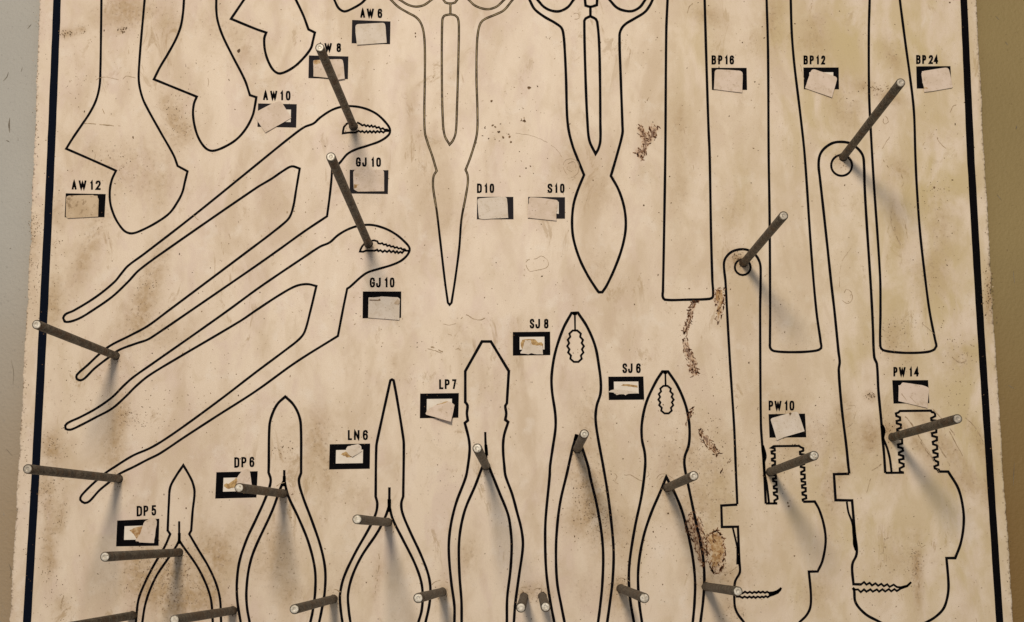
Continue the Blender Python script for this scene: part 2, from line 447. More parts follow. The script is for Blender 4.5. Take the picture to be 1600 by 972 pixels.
P2 = lambda t: [tuple(map(float, q.split(','))) for q in t.split()]
RUST = [("996,193 1003,196 1010,210 1018,192 1029,199 1024,216 1014,228 1008,243 1003,252 998,246 993,240 995,230 1002,232 1004,220 998,208", 120, .4, 1.5, 1.25, .15),
        ("1081,471 1087,472 1082,492 1078,512 1070,521 1068,517 1074,500 1077,484", 110, .4, 1.5, 1.75, .2),
        ("1066,528 1074,526 1078,545 1090,570 1091,585 1080,588 1074,566 1068,548", 100, .4, 1.2, 1.2, .2),
        ("1117,451 1130,450 1132,465 1130,485 1122,505 1118,498 1122,482 1116,470", 90, .4, 1.2, 1.7, .7),
        ("1084,640 1078,652 1072,660 1076,646 1082,636", 40, .4, 1.1, 2.2, .2),
        ("1093,668 1100,676 1112,692 1124,708 1118,710 1106,700 1094,682", 85, .4, 1.3, .8, .5),
        ("1074,804 1086,800 1094,812 1098,830 1104,850 1104,878 1096,884 1090,872 1086,852 1078,836 1070,828", 190, .4, 1.3, 1.2, .5),
        ("1104,836 1112,832 1120,828 1130,842 1134,862 1130,884 1122,896 1112,892 1108,880 1104,862", 190, .4, 1.3, 1.4, .75),
        ("1138,722 1142,716 1130,732 1126,738", 12, .4, .9, 2.2, .2)]
RUSTMASK = [(r[0], w_) for r, w_ in zip(RUST, (1.0, 1.1, .95, .9, .85, 1.05, 1.0, .72, .6))]
# the dark rims of the two outlined patches
RUSTMASK += [("1104,836 1112,832 1120,828 1130,842 1134,862 1130,884 1122,896 1119,892 1126,882 1129,862 1126,846 1118,835 1108,840", .95), ("1104,840 1110,838 1112,852 1108,866 1110,880 1106,880 1103,862", .9),
             ("1117,451 1130,450 1132,465 1130,485 1122,505 1118,498 1124,486 1127,466 1126,455 1119,456", .9)]


def make_panel():
    rng = np.random.default_rng(5)
    ys = np.arange(Y0, Y1 + .1, STEP); nr = len(ys); nc = 640
    def jit(n, amp):
        a = rng.normal(0, 1, n); b = np.convolve(rng.normal(0, 1, n + 8), np.ones(9) / 3, 'valid')
        return amp * (0.55 * a + 0.7 * b)
    L = np.array([edge_at(y, LE) for y in ys]) + jit(nr, 0.62)
    R = np.array([edge_at(y, RE) for y in ys]) + jit(nr, 0.5)
    # nibbled places of the left and right edges
    for arr, places, sgn in ((L, ((255, 7), (375, 16), (470, 9), (640, 12), (700, 6), (800, 16)), 1), (R, ((415, 8), (455, 12), (480, 5), (235, 4)), -1)):
        for (yy, wd) in places: arr += sgn * 2.6 * np.exp(-((ys - yy) / wd) ** 2) * rng.random(nr)
    u = np.linspace(0, 1, nc)
    PX = L[:, None] * (1 - u) + R[:, None] * u; PY = np.repeat(ys[:, None], nc, 1)
    r = np.stack([(PX - PPX) / F, (PY - PPY) / F, np.ones_like(PX)], -1)
    d = np.stack([r @ np.array(eX), r @ np.array(eY), r @ np.array(eZ)], -1)
    t = -CAM.y / d[..., 1]
    P = np.array(CAM) + d * t[..., None]; P[..., 1] = 0.0
    n0 = nr * nc
    idx = np.arange(n0).reshape(nr, nc)
    # quads facing the viewer (-Y)
    q = np.stack([idx[:-1, :-1], idx[1:, :-1], idx[1:, 1:], idx[:-1, 1:]], -1).reshape(-1, 4)
    rim = np.concatenate([idx[0, :], idx[1:, -1], idx[-1, -2::-1], idx[-2:0:-1, 0]])
    backv = P.reshape(-1, 3)[rim].copy(); backv[:, 1] = 0.0048
    k = len(rim); bi = n0 + np.arange(k); nx = np.roll(np.arange(k), -1)
    side = np.stack([rim, rim[nx], bi[nx], bi], -1)
    V = np.concatenate([P.reshape(-1, 3), backv]); Fq = np.concatenate([q, side])
    me = bpy.data.meshes.new('panel')
    me.vertices.add(len(V)); me.vertices.foreach_set('co', V.astype(np.float32).ravel())
    me.loops.add(Fq.size); me.loops.foreach_set('vertex_index', Fq.astype(np.int32).ravel())
    me.polygons.add(len(Fq))
    me.polygons.foreach_set('loop_start', (np.arange(len(Fq)) * 4).astype(np.int32))
    mi = np.zeros(len(Fq), np.int32); mi[len(q):] = 1
    me.update(calc_edges=True)
    o = link('panel', me, [M['board'], M['edge']], board)
    me.polygons.foreach_set('material_index', mi)
    pad = np.zeros(k)
    rust = np.zeros_like(PX)
    for (txt, wgt) in RUSTMASK:
        pol = P2(txt); ins = np.zeros(PX.shape, bool); j = len(pol) - 1
        for i in range(len(pol)):
            (xi, yi), (xj, yj) = pol[i], pol[j]
            if yi != yj: ins ^= ((yi > PY) != (yj > PY)) & (PX < (xj - xi) * (PY - yi) / (yj - yi) + xi)
            j = i
        f_ = ins.astype(float)
        for _ in range(3):
            f_ = (f_ + np.roll(f_, 1, 0) + np.roll(f_, -1, 0) + np.roll(f_, 1, 1) + np.roll(f_, -1, 1)) / 5
        rust = np.maximum(rust, f_ * wgt)
    dist = np.minimum(PX - L[:, None], R[:, None] - PX)
    for nm, val in (('grime', np.clip(field(PX, PY, GRIME) * 1.12, 0, 1)), ('olive', np.clip(field(PX, PY, OLIVE) * 0.75 + 0.42 * np.clip((PX - 850) / 500, 0, 1), 0, 1)), ('rust', rust), ('edge', np.exp(-(dist / 2.6) ** 2))):
        a = me.attributes.new(nm, 'FLOAT', 'POINT')
        a.data.foreach_set('value', np.concatenate([val.ravel(), pad]).astype(np.float32))
    me.update()
    return o


make_panel()


def stripe(tab, material):
    s = Sheet(H_INK); ys = list(range(-145, 1116, 20)); a, b = [], []
    for y in ys:
        a.append((edge_at(y, [(r[0], r[1]) for r in tab]) + random.gauss(0, .12), y)); b.append((edge_at(y, [(r[0], r[2]) for r in tab]) + random.gauss(0, .12), y))
    base = len(s.v)
    for p, q in zip(a, b): s.v += [B(*p, H_INK), B(*q, H_INK)]
    for i in range(len(ys) - 1): s.f.append((2*i, 2*i + 2, 2*i + 3, 2*i + 1))
    return s.build('border_stripe', material, board)


tag(stripe([(0, 83.4, 95.2), (243, 73.6, 85.8), (486, 62, 74.8), (729, 50, 62.4), (972, 35.8, 48.7)], M['ink_navy']), 'blue black border stripe down the left side')
tag(stripe([(0, 1500.5, 1511.3), (243, 1510.8, 1522.6), (486, 1524.8, 1536.2), (729, 1540.6, 1551.9), (972, 1556.2, 1567.6)], M['ink']), 'black border stripe down the right side')


# ------------------------------------------------------------------ printed tool outlines
def extend(P, K):
    P, K = list(P), list(K)
    for end in (0, -1):
        p = P[end]; q = P[1] if end == 0 else P[-2]
        if p[1] < 2 or p[1] > 968:
            dx, dy = p[0] - q[0], p[1] - q[1]; L = math.hypot(dx, dy)
            e = (p[0] + dx / L * 90, p[1] + dy / L * 90)
            if end == 0: P.insert(0, e); K.insert(0, False)
            else: P.append(e); K.append(False)
    return P, K


def outline(name, label, lines, width=2.75, material='ink', core=None):
    s = Sheet(H_INK); c = Sheet(H_CORE) if core else None
    for ln in lines:
        if isinstance(ln, tuple): txt, opt = ln
        else: txt, opt = ln, {}
        P, K = parse(txt); closed = opt.get('closed', False)
        if not closed and opt.get('ext', True): P, K = extend(P, K)
        if opt.get('raw'): pts = P
        else: pts = smooth(P, K, closed)
        s.ribbon(pts, opt.get('w', width) * (1.40 if material == 'ink' else 1.22), closed, opt.get('taper'), wob=0.05)
        if core:
            run = []
            for p in pts + [(0, 1e9)]:
                if p[1] < core: run.append(p)
                else:
                    if len(run) > 2: c.ribbon(run, opt.get('w', width) * 0.42, closed and len(run) == len(pts), wob=0.35)
                    run = []
    if core:   # rubbed brown above, still black towards the point
        o = s.build(name, [M[material], M['ink']], board)
        lim = B(700, core + 15).z
        for p in o.data.polygons: p.material_index = int(p.center.z + random.gauss(0, .002) < lim)
    else: o = s.build(name, M[material], board)
    o['label'] = label
    if core: c.build('worn_core', M['ink_core'], o)
    return o


def zig(scale, x0, y0, txt):
    return ' '.join('%.2f,%.2f' % (x0 + float(a) / scale, y0 + float(b) / scale) for a, b in (t.split(',') for t in txt.split()))


outline('wrench_outline', 'large adjustable wrench outline at the left', [
 "158.5,0 157.8,60 156.9,110 155.5,135 150,157 140,177 128,195 113,217 103.5,232.5* 130,244 155,255 181.3,266.8* 175,280.5 171.7,297 172.5,318 178.8,338 187.5,353 196,362 206,364.8 220,360.5 245,347.5 265,333 277.5,315.5 285,300.5 289,284 293,267.8* 277.5,259.3* 271.5,243 250,205 226,161 220,144 217,127 217,110 220,67.5 223.8,25 226,0"], 2.6)
outline('wrench_outline', 'second adjustable wrench outline from the left', [
 "287.5,0 286,20 282.5,41 275,61 262,85 250,105 240.5,124* 275,138 307.5,151.2* 303,162.5 301.7,180 305.5,202.5 312.5,220 322.5,232.5 332.5,235.8 350,230 370,217.5 385,200 395,180 398.8,162.5 400.5,152* 390.5,148.8* 382.5,125 362.5,86 347.5,55 340,32 338,15 338,0"], 2.7)
outline('wrench_outline', 'third adjustable wrench outline, cut by the top of the picture', [
 "381,0 361,29.5* 400,45.5 416,51* 413,60 413.8,77.5 418.8,95 427.5,110 437.5,115 457.5,106 475,90 486,75 488.7,65 492,51* 482,46* 473.8,23.8 462.5,0"], 2.8)
outline('wrench_outline', 'tip of the smallest adjustable wrench outline', ["522.5,0 528.8,12.5 538,18 552.5,12.5 565,5 570,0"], 2.7)

GJA = ("98.8,497 102.5,491 115,485.5 150,464 179,440.5 190,427 200,415.5 225,397 300,339 400,258 419,242.5 450,217.5 475,199 490,193 500,184 517.5,172.5 532.5,167.3 550,166 570,169.5 587.5,177.5 600,188.5 "
 "609,201 608,210 595,220 575,227.5 555,234 542.5,241 530,255.5 519,264* 517.5,285 515,308 511,338* 475,362 437.5,389 400,415.5 297.5,486 242.5,523.5 230,531 212,537 186,547 170,558.5 147.5,576 132.5,591 126,594.3 120,592 120,586 137.5,570 "
 "155,553.5 172.5,540 200,526 230,510 262.5,486 400,383 425,364 447.5,345.5 453.8,337 458.8,320.5 462.5,298 468.3,263.5* 456,260 442.5,267 425,279 400,294 262.5,389 217.5,422 200,440.5 175,464 142.5,486.5 125,497 110,502.5 101,502.5")
TA = zig(12.15, 525, 155, "400,440 450,465 500,500 540,485 570,515 605,495 640,525 675,497 700,530 740,510 770,545 815,530 845,570 890,552 920,580 970,577 1005,605")
TA2 = zig(12.15, 525, 155, "245,450 200,470 150,530 135,600 130,650 240,635 370,635 430,600 470,625 500,605 540,635 580,605 605,635 645,605 680,635 715,605 750,635 785,605 825,630 855,605 900,635 930,607 1005,605")
outline('plier_outline', 'upper groove joint plier outline with open jaw', [(GJA, dict(closed=True)), (TA, dict(raw=True, w=2.1)), (TA2, dict(raw=True, w=2.2))], 2.6)
GJB = ("400,453 432.5,430.5 475,402 500,385.5 515,379 527.5,368 542.5,359 560,353 580,351.5 600,356.5 617.5,365.5 632.5,378 640,388 637.5,397 627.5,407 612.5,414 592.5,420 575,425.5 565,432 546,449 542.5,451* 536,483 528,525* "
 "462.5,566 400,611 337.5,651 287.5,683.5 250,708.5 230,718.5 210,729 185,741.5 170,754 155,766.5 140,783 132.5,786 125.5,781 127.5,774 150,751.5 165,739 180,729 207.5,712 235,700 260,685 300,657 350,620 400,581.5 447.5,546 467.5,530 476,518.5 485,486 "
 "494.3,447* 480,444 462.5,447 437.5,460.5 400,485 375,502 275,561 232.5,587 212.5,603.5 195,621 175,638.5 150,652 125,665 110,671.5 102.5,670 102,665 107.5,660 125,652 150,638.5 175,621 192.5,603.5 207.5,590 240,567 300,525 355,486")
TB = zig(12.15, 550, 340, "370,440 420,433 480,450 500,490 540,497 572,485 600,515 648,508 670,540 715,525 740,555 785,545 810,575 855,560 880,590 930,578 950,605 1000,600 1030,630 1080,632")
TB2 = zig(12.15, 550, 340, "240,490 190,550 165,600 150,645 210,650 260,630 430,630 480,612 500,640 540,620 582,655 622,625 665,655 708,622 742,660 785,632 820,668 855,640 880,675 920,650 950,672 990,625 1030,630")
outline('plier_outline', 'lower groove joint plier outline with open jaw', [(GJB, dict(closed=True)), (TB, dict(raw=True, w=2.1)), (TB2, dict(raw=True, w=2.2))], 2.6)

outline('shears_outline', 'brown rubbed outline of narrow bladed shears', [
 "611,0 622.5,11 637.5,20 650,27 657.5,36 662,51 663.8,75 663.8,125 663,175 664,207.5 668.8,225 675,242.5 682.3,267* 677.5,275.5 676.8,293 682.5,330.5 687.5,373 695,438 699.8,473* 702.5,476.3 705.5,473* 711,438 717.5,388 721,343 727.5,308 731,285.5 730.5,273 727.5,265.5* 736,243 745,210 746,175 744.5,125 745,75 747,50 751,36 757.5,30 775,22.5 787.5,16 800,1",
 ("702.5,226* 695,212.5 692,190 690.5,125 691,32.5 693.8,25 703.8,22.5* 711,24 715,27.5 717,40 716,100 713.8,175 712,207.5 707.5,220", dict(closed=True)),
 "703.8,22.5 703.8,5.5", "693,0 696,4 703.8,5.5 711,4 714,0", "625,0 637.5,7.5 650,10.5 662.5,8 674,0", "732.5,0 742.5,9 760,14.5 775,11 787.5,0"], 2.9, 'ink_brown', core=330)
outline('shears_outline', 'black outline of broad bladed shears', [
 "827.5,0 835,14 850,26 867.5,36 877.5,44 880.5,55 882.5,80 884.5,125 886,180 888.8,205 895,229 900.3,243 912.5,273.5* 902.5,298 896,320.5 893.8,348 896,373 905,403 917.5,429 931,450.5 935.5,456.6* 941,456.6* 947.5,447 960,420.5 971,390.5 977,363 977.5,340.5 973.8,318 966,295.5 954.5,275* 963.8,243 972.5,209 972.5,195 970,125 968,55 971,45 977.5,37.5 990,30 1007.5,19 1016,7.5 1019.5,0",
 ("930.5,240.5* 921,220 918,192.5 915,125 913,32.5 915,29 922.5,25.5* 931,30 933,34 936,65 937.5,125 938,190 938,220 935,232.5", dict(closed=True)),
 "922.5,25.5 922.5,10.5", "914,0 915,8.8* 922.5,10.8 932.5,8* 933,0", "840,0 850,11 862.5,17 875,17.5 887.5,11 896,0", "952.5,0 962.5,11 972.5,16 987.5,17.5 1000,11 1008,0"], 3.0)
outline('pry_bar_outline', 'long straight bar outline with square foot', ["1043,0 1041,50 1039.5,242.5 1037.5,368 1035.8,455.5 1035.3,463 1038.8,468.3 1074,468.3 1109,467 1114,463.5 1113,438 1111,368 1108.8,243 1107,200 1103.8,100 1101,0"], 2.9)
outline('pry_bar_outline', 'middle bar outline flaring to a rounded foot', ["1197.8,0 1200,80 1201,243 1202.5,343 1203.3,486 1203,536 1203.3,543.5 1208.8,548.5 1242.5,550.3 1275,548 1283,544 1282.5,536 1275.5,486 1267.5,393 1257.3,243 1250,175 1241,100 1237,50 1235.5,0"], 2.8)
outline('pry_bar_outline', 'right hand bar outline flaring to a rounded foot', ["1358.8,0 1357.5,50 1358,150 1361,212.5 1365,280.5 1375,430.5 1375.7,486 1375.5,541 1379.5,547 1400,550.5 1425,551.5 1450,549.8 1460,546 1463,541 1461,531 1452.3,486 1445,430.5 1437.5,363 1432.5,293 1430.2,243 1428,175 1422.5,125 1415,70 1407.5,12.5 1406,0"], 2.8)

circ = lambda x, y, r: ' '.join('%.2f,%.2f' % (x + r * math.cos(a), y + r * math.sin(a)) for a in [k * math.pi / 8 for k in range(16)])
T10L = zig(9.72, 1175, 690, "210,940 385,940 340,928 340,895 388,868 384,828 335,805 330,775 378,765 378,720 332,710 330,680 372,660 370,610 322,600 320,565 365,560 362,512 312,500 312,470 360,462 358,412 308,402 308,362 350,345 350,300 303,287 301,263 347,248 345,190 300,180 296,150 347,135 344,104 290,95 330,70 715,66 740,85 778,100 776,140 728,155 731,190 785,197 786,240 735,255 737,290 790,300 792,342 740,358 740,385 795,396 796,440 745,465 748,496 800,502 801,560 748,572 754,605 808,615 810,650 758,665 761,700 815,706 816,755 764,775 769,805 821,820 823,862 769,880 775,912")
outline('pipe_wrench_outline', 'smaller pipe wrench outline with screw and toothed jaw', [
 "1152,788* 1149.5,729 1147,666 1141,573.5 1136,486 1133.5,440 1131,413 1133.8,403 1142.5,394 1155,389.8 1167.5,390.5 1180,398 1187,410 1188.5,423 1187.7,486 1188.8,661 1191,696 1193.5,729 1196.5,787*",
 ("1192,696 1195.5,708 1196,715 1193.5,724 1195,742 1197.5,754 1199.5,768 1201.5,786.5", dict(w=2.6)), ("1191.5,698 1193.5,710 1193.6,722 1194.5,740", dict(w=2.9)),
 (T10L, dict(raw=True, w=2.5)), "1254.8,784 1273,783.7* 1280,796.5 1287.5,821.5 1290,846.5 1285,876.5 1277.5,893* 1263.8,893.2* 1267,929 1266,949 1260,961.5 1250,971.5",
 "1152,788.5* 1127,790* 1128,823.5* 1153,823* 1155.3,879 1156,894 1148.8,908 1147.5,919 1148,946.5 1152.5,959 1161,970.5",
 ("1145,825 1149,842 1153,859", dict(w=2.2)), ("1153,855 1153,872 1153,882", dict(w=3.6)),
 (circ(1160.5, 417.5, 12.4), dict(closed=True, w=2.4)),
 (zig(10.56, 1110, 880, "490,505 530,497 570,470 610,493 650,472 690,495 722,473 760,490 795,468 828,488 865,468 900,490 935,472 965,487 1010,484 1040,480 1100,460 1150,425 1168,405"), dict(raw=True, w=2.3)),
 (zig(10.56, 1110, 880, "420,552 490,552 530,572 562,550 610,572 642,550 680,570 712,550 745,573 780,550 820,568 850,550 880,565 912,543 945,562 975,540 1050,514 1110,488 1150,445 1168,405"), dict(raw=True, w=2.3)),
 (zig(10.56, 1110, 880, "960,515 1000,512 1050,500 1100,478 1150,437"), dict(raw=True, w=3.0))], 2.8)
T14L = zig(8.1, 1360, 630, "190,882 425,880 372,865 370,825 422,800 420,770 368,750 364,716 418,705 415,670 361,650 361,625 413,602 406,570 354,556 350,525 402,510 400,458 348,448 346,418 396,405 392,368 340,352 338,330 388,310 385,270 334,256 331,226 376,215 374,180 329,162 322,130 355,118 372,99 765,95 777,112 817,122 819,165 768,190 771,215 826,222 830,262 780,280 783,312 834,325 833,368 778,380 784,415 841,430 841,470 789,490 794,520 842,535 845,580 794,600 799,625 851,640 851,676 799,690 804,720 857,745 858,782 809,800 814,825 862,842 850,866")
outline('pipe_wrench_outline', 'larger pipe wrench outline with screw and toothed jaw', [
 "1327,740* 1325.5,728.5 1322.5,698.5 1315,636 1310.5,578.5 1312,566 1310,548.5 1303.8,486 1298.8,443 1292.5,383 1286,323 1281,278 1279,258 1281,242.5 1287.5,232.5 1300,224 1312.5,221.8 1327.5,223.8 1340,232 1348,243 1350,258 1351,293 1353.8,343 1360,438 1362.7,486 1363.8,511 1366,558.5 1370,568.5 1372.5,611 1377,659 1379,686 1381,706.5 1383.2,739*",
 (zig(8.1, 1360, 630, "140,262 172,320 176,370 162,440 185,500 215,580 245,700 268,875"), dict(w=2.6)), (zig(8.1, 1360, 630, "140,290 158,340 158,400 156,470"), dict(w=3.3, ext=False)),
 (T14L, dict(raw=True, w=2.6)), "1465,736.8 1481.5,737* 1497.5,764 1505,796.5 1505.5,821.5 1501,849 1492.5,872* 1478.8,872* 1482,914 1480,934 1473.8,951.5 1460,965 1442.5,975",
 "1327,740.3* 1303,741* 1305.5,781.5* 1331.3,782* 1333.8,811.5 1336,836.5 1338.8,859 1337.5,869 1332.5,879 1331.3,889 1333.5,912.8* 1346,913.2",
 ("1323,784 1325.5,800 1331,815 1334,830", dict(w=2.3)), ("1334.5,838 1334.3,850 1337.5,860", dict(w=2.6)), ("1333,818 1334.5,838 1337,858", dict(w=3.4)),
 "1332.5,918.5 1334.5,922 1336,939 1342.5,950 1355,961.5 1370,969.5",
 (circ(1315, 258.5, 16.3), dict(closed=True, w=2.5)),
 (zig(4, 1200, 729, "580,738 600,722 615,738 635,727 650,743 672,730 688,745 708,733 724,748 745,736 760,752 785,738 805,753 830,755 870,745 895,722"), dict(raw=True, w=2.3)),
 (zig(4, 1200, 729, "530,757 545,770 562,768 580,785 600,768 615,782 640,768 655,782 680,768 694,782 715,767 732,781 755,766 770,780 790,766 805,778 830,762 870,748 895,722"), dict(raw=True, w=2.3))], 3.0)

outline('plier_outline', 'smallest diagonal cutter outline, leftmost of the bottom row', [
 "222.5,972 226,949 232.5,926.5 245,899 262.5,873 276,852.5 280,844* 285,852 307.5,884 322.5,914 330,939 332.5,972", ("280,814.5 280,844", dict(w=2.4)), ("280.2,833 280,850", dict(w=3.4)),
 "212.5,972 216,939 225,914 240,884 257.5,854 266,834.5* 262,829* 264,784 266,761.5 275,744 286.5,727* 295,741.5 301,754 304,769 301,799 298.8,829* 295.7,834.5* 310,859 325,884 337.5,911.5 343.8,936.5 345.5,972"], 2.7)
outline('plier_outline', 'larger diagonal cutter outline, second of the bottom row', [
 "390,972 386,949 385,924 388.8,889 397.5,859 425,799 438.8,761.5 444.2,750* 450,774 467.5,811.5 482.5,849 492,889 492.5,924 488.8,954 485,972", ("444.2,734.5 444.2,756", dict(w=2.6)), ("444.2,744 444.2,760", dict(w=3.6)),
 "376,972 371.2,941.5 370,914 373.8,879 385,844 400,811.5 412.5,784 421,761.5 423,749 419.7,738.5* 420,728.5 421,666 425,648.5 433.8,631 445.8,619.8* 457.5,631 466,646 470,663.5 470.5,739* 467,751.5 472.5,774 487.5,814 501,854 508,889 507.5,924 502.5,954 498.8,972"], 3.0)
outline('plier_outline', 'long nose plier outline, needle pointed third of the bottom row', [
 "547.5,972 545,954 543.8,929 550,901.5 565,869 590,831.5 602.5,806.5 608.2,790* 613.8,811.5 630,844 647.5,879 657.5,906.5 660.5,929 658.8,954 653.8,972", ("608.5,761.5 608.2,794", dict(w=2.9)), ("608.3,780 608.2,800", dict(w=4.0)),
 "535,972 532,949 531.3,929 537.5,901.5 555,864 577.5,824 587.5,801.5 589.5,786.5 587,776* 588,698.5 590.5,683.5 610,594.5* 612.5,593* 615,594.5* 620,621 630,683.5 631,696 630,776* 627,786.5 628.8,801.5 640,829 657.5,866.5 668.8,896.5 672.5,919 671,944 665,972"], 3.0)
outline('plier_outline', 'lineman plier outline with blunt flat nose', [
 "721.3,972 721,939 718,899 717,854 720,824 727.5,794 742.5,759 751,736.5 759,716* 766,734 780,769 793.8,804 798,829 799.5,854 797.5,891.5 792.5,934 792,972", ("758.2,675 758.6,690 760,716", dict(w=2.6)), ("759,695 760.5,712", dict(w=3.6)),
 "710,972 710,946.5 705,909 701.2,859 703.8,824 712.5,786.5 727.5,746.5 731,728.5 733.8,703.5 732.5,686 726.3,661* 731,657* 729.5,646 730.5,633.5 727,628.5* 727,580* 753,533.7* 767,533.7* 795,580* 792,630* 789.5,634 791,646 789.5,656* 794,659.5* 787.5,681 786,701 788,728.5 790,744 800,771.5 807.5,799 815,829 817,854 811,899 805,944 803,972"], 3.1)
SJ = "%s"
def oval(cx, cy, hw, hh, n, amp):
    pts = []
    for side in (1, -1):
        for i in range(n * 2 + 1):
            t = i / (n * 2); y = -hh + 2 * hh * t
            wv = math.sin(math.pi * (0.10 + 0.80 * t)) ** 0.7 * hw
            wv += amp * (1 if i % 2 else -1)
            pts.append((cx + side * max(1.5, wv) + (y / hh) * 0.9, cy + y * (1 if side == 1 else 1)))
        if side == 1: half = pts; pts = []
    return ' '.join('%.2f,%.2f' % p for p in half + pts[::-1])
outline('plier_outline', 'larger slip joint plier outline with toothed oval gap', [
 "882,972 877.5,949 871,914 868.8,879 869.5,836.5 875,786.5 886,739 895,699 901.2,678.5", ("898.5,688 900.8,679", dict(w=3.8)), "901.5,680 910,701 918.8,728.5 922.5,746.5 932.5,789 940,834 942.5,869 941,914 937.5,949 934.5,972",
 "866,972 858.8,934 853.8,896.5 851.9,854 852.5,811.5 858.8,744 859.5,728.5 863.8,698.5 868,668.5 867.5,646 862.5,611 862,586 867.5,551 880,513.5 893,489.2* 903,488.8* 917.5,511 930,541 936,573.5 938.8,598.5 938,616 932.5,633.5 930.5,653.5 933.8,681 942.5,728.5 950,774 956,824 958.8,864 957,909 953,941.5 948.8,972",
 ("898.2,490 898.6,517", dict(w=2.0)), ("895,490 901.5,490", dict(w=3.6, ext=False)), (oval(899.3, 541, 11.5, 24.5, 5, 1.5), dict(closed=True, w=2.3, raw=True))], 3.1)
outline('plier_outline', 'smaller slip joint plier outline with toothed oval gap', [
 "1003,972 998.8,941.5 996.8,904 998.8,874 1006,836.5 1017.5,801.5 1032.5,766.5 1041,745* 1045,753 1052.5,766.5 1065,796.5 1075,834 1082.5,871.5 1086,909 1085,944 1082.5,972",
 "990.5,972 985,939 982.5,904 984.5,871.5 992.5,821.5 1002.5,774 1008,729 1007.5,708.5 1003,686 1003,661 1010,628.5 1025,596 1035,580.6* 1043.8,580.6* 1057.5,601 1068.8,626 1075,648.5 1077.5,673.5 1076,696 1070,713.5 1069.7,729 1075,756.5 1087.5,816.5 1097.5,864 1100.5,899 1098.8,936.5 1094.5,972",
 ("1039.5,582 1040,603", dict(w=2.0)), ("1036.5,582 1042.5,582", dict(w=3.4, ext=False)), (oval(1040.6, 624.5, 10.6, 21.5, 5, 1.4), dict(closed=True, w=2.2, raw=True))], 3.1)

# ------------------------------------------------------------------ lettering
G = {
 'A': ["0,1* .5,0* 1,1*", ".2,.68* .8,.68*"], 'W': ["0,0* .27,1* .5,.12* .73,1* 1,0*"], '1': ["0,.2* 1,.02* 1,1*"],
 '2': ["0,.24 .15,.05 .5,0 .85,.05 1,.24 .88,.45 0,1* 1,1*"], '0': ["@0,.25 .15,.05 .5,0 .85,.05 1,.25 1,.75 .85,.95 .5,1 .15,.95 0,.75"],
 '4': [".72,1* .72,0* 0,.72* 1,.72*"], '5': [".95,0* .1,0* .05,.44* .5,.36 .9,.45 1,.68 .9,.92 .5,1 .12,.95 0,.78"],
 '6': ["1,.2 .85,.04 .5,0 .15,.06 0,.25 0,.75 .15,.95 .5,1 .85,.95 1,.75 1,.6 .85,.45 .5,.40 .15,.45 0,.6"], '7': ["0,0* 1,0* .35,1*"],
 '8': ["@.5,0 .88,.06 .95,.22 .85,.4 .5,.46 .15,.4 .05,.22 .12,.06", "@.5,.46 .9,.54 1,.73 .88,.94 .5,1 .12,.94 0,.73 .1,.54"],
 'D': ["0,0* 0,1*", "0,0* .5,0 .9,.08 1,.28 1,.72 .9,.92 .5,1 0,1*"], 'P': ["0,1* 0,0* .55,0 .9,.07 1,.26 .9,.46 .55,.53 0,.53*"],
 'B': ["0,0* 0,1*", "0,0* .55,0 .88,.06 .95,.23 .85,.4 .55,.46 0,.46*", "0,.46* .6,.46 .93,.54 1,.73 .9,.94 .6,1 0,1*"],
 'S': ["1,.22 .85,.04 .5,0 .15,.05 0,.22 .1,.38 .5,.5 .9,.62 1,.78 .85,.96 .5,1 .15,.96 0,.78"],
 'G': ["1,.28 .85,.05 .5,0 .15,.05 0,.25 0,.75 .15,.95 .5,1 .85,.95 1,.78 1,.55* .6,.55*"], 'J': ["1,0* 1,.75 .85,.95 .5,1 .15,.95 0,.75 0,.66"],
 'L': ["0,0* 0,1* 1,1*"], 'N': ["0,1* 0,0* 1,1* 1,0*"]}


def lettering(code, spans, y0, y1, slope=0.0, lw=2.95):
    s = Sheet(H_INK); xr = spans[0][0]
    for ch, (x0, x1) in zip(code, spans):
        h = lw / 2
        for st in G[ch]:
            closed = st.startswith('@'); P, K = parse(st.lstrip('@'))
            gh, gw = (y1 - y0 - lw), max(0.6, x1 - x0 - lw)
            Q = [(x0 + h + px * gw, y0 + h + py * gh + slope * (x0 + px * gw - xr)) for px, py in P]
            # butt ends reach the full cap height
            pts = smooth(Q, K, closed, 5)
            if not closed:
                for e, f_ in ((0, 1), (-1, -2)):
                    dx, dy = pts[e][0] - pts[f_][0], pts[e][1] - pts[f_][1]; L = math.hypot(dx, dy) or 1
                    pts[e] = (pts[e][0] + dx / L * h * .8, pts[e][1] + dy / L * h * .8)
            s.ribbon(pts, lw, closed)
    o = s.build('size_code', M['ink'], board); o['label'] = 'printed code ' + code
    return o


lettering('AW12', [(112.1, 119.8), (122.9, 135.1), (141, 145.2), (149.4, 157.6)], 281.5, 296.5, .012)
lettering('AW10', [(411, 418.9), (422.1, 433.3), (438.1, 442.4), (446.6, 453.9)], 141.5, 156.7, .012)
lettering('AW8', [(496.6, 504.6), (507, 518.6), (525.7, 533)], 67, 81.3, .012)
lettering('AW6', [(562.9, 570.5), (573, 584.3), (590, 597.3)], 13.0, 28, .018)
lettering('GJ10', [(556, 563.9), (565.8, 573), (580.2, 584.4), (587.8, 595.3)], 245.7, 260.6, .01)
lettering('GJ10', [(577.8, 586), (587.4, 595), (601, 605.6), (609.1, 616.4)], 433.6, 449.4)
lettering('D10', [(745.2, 753), (757.1, 761.3), (765.1, 772.1)], 286.8, 301.8)
lettering('S10', [(855.4, 863.2), (867.1, 870.9), (874.9, 882.1)], 286.9, 301.8)
lettering('BP16', [(1111.7, 1119), (1122, 1128.8), (1132.7, 1136.9), (1139.9, 1147)], 86.5, 101)
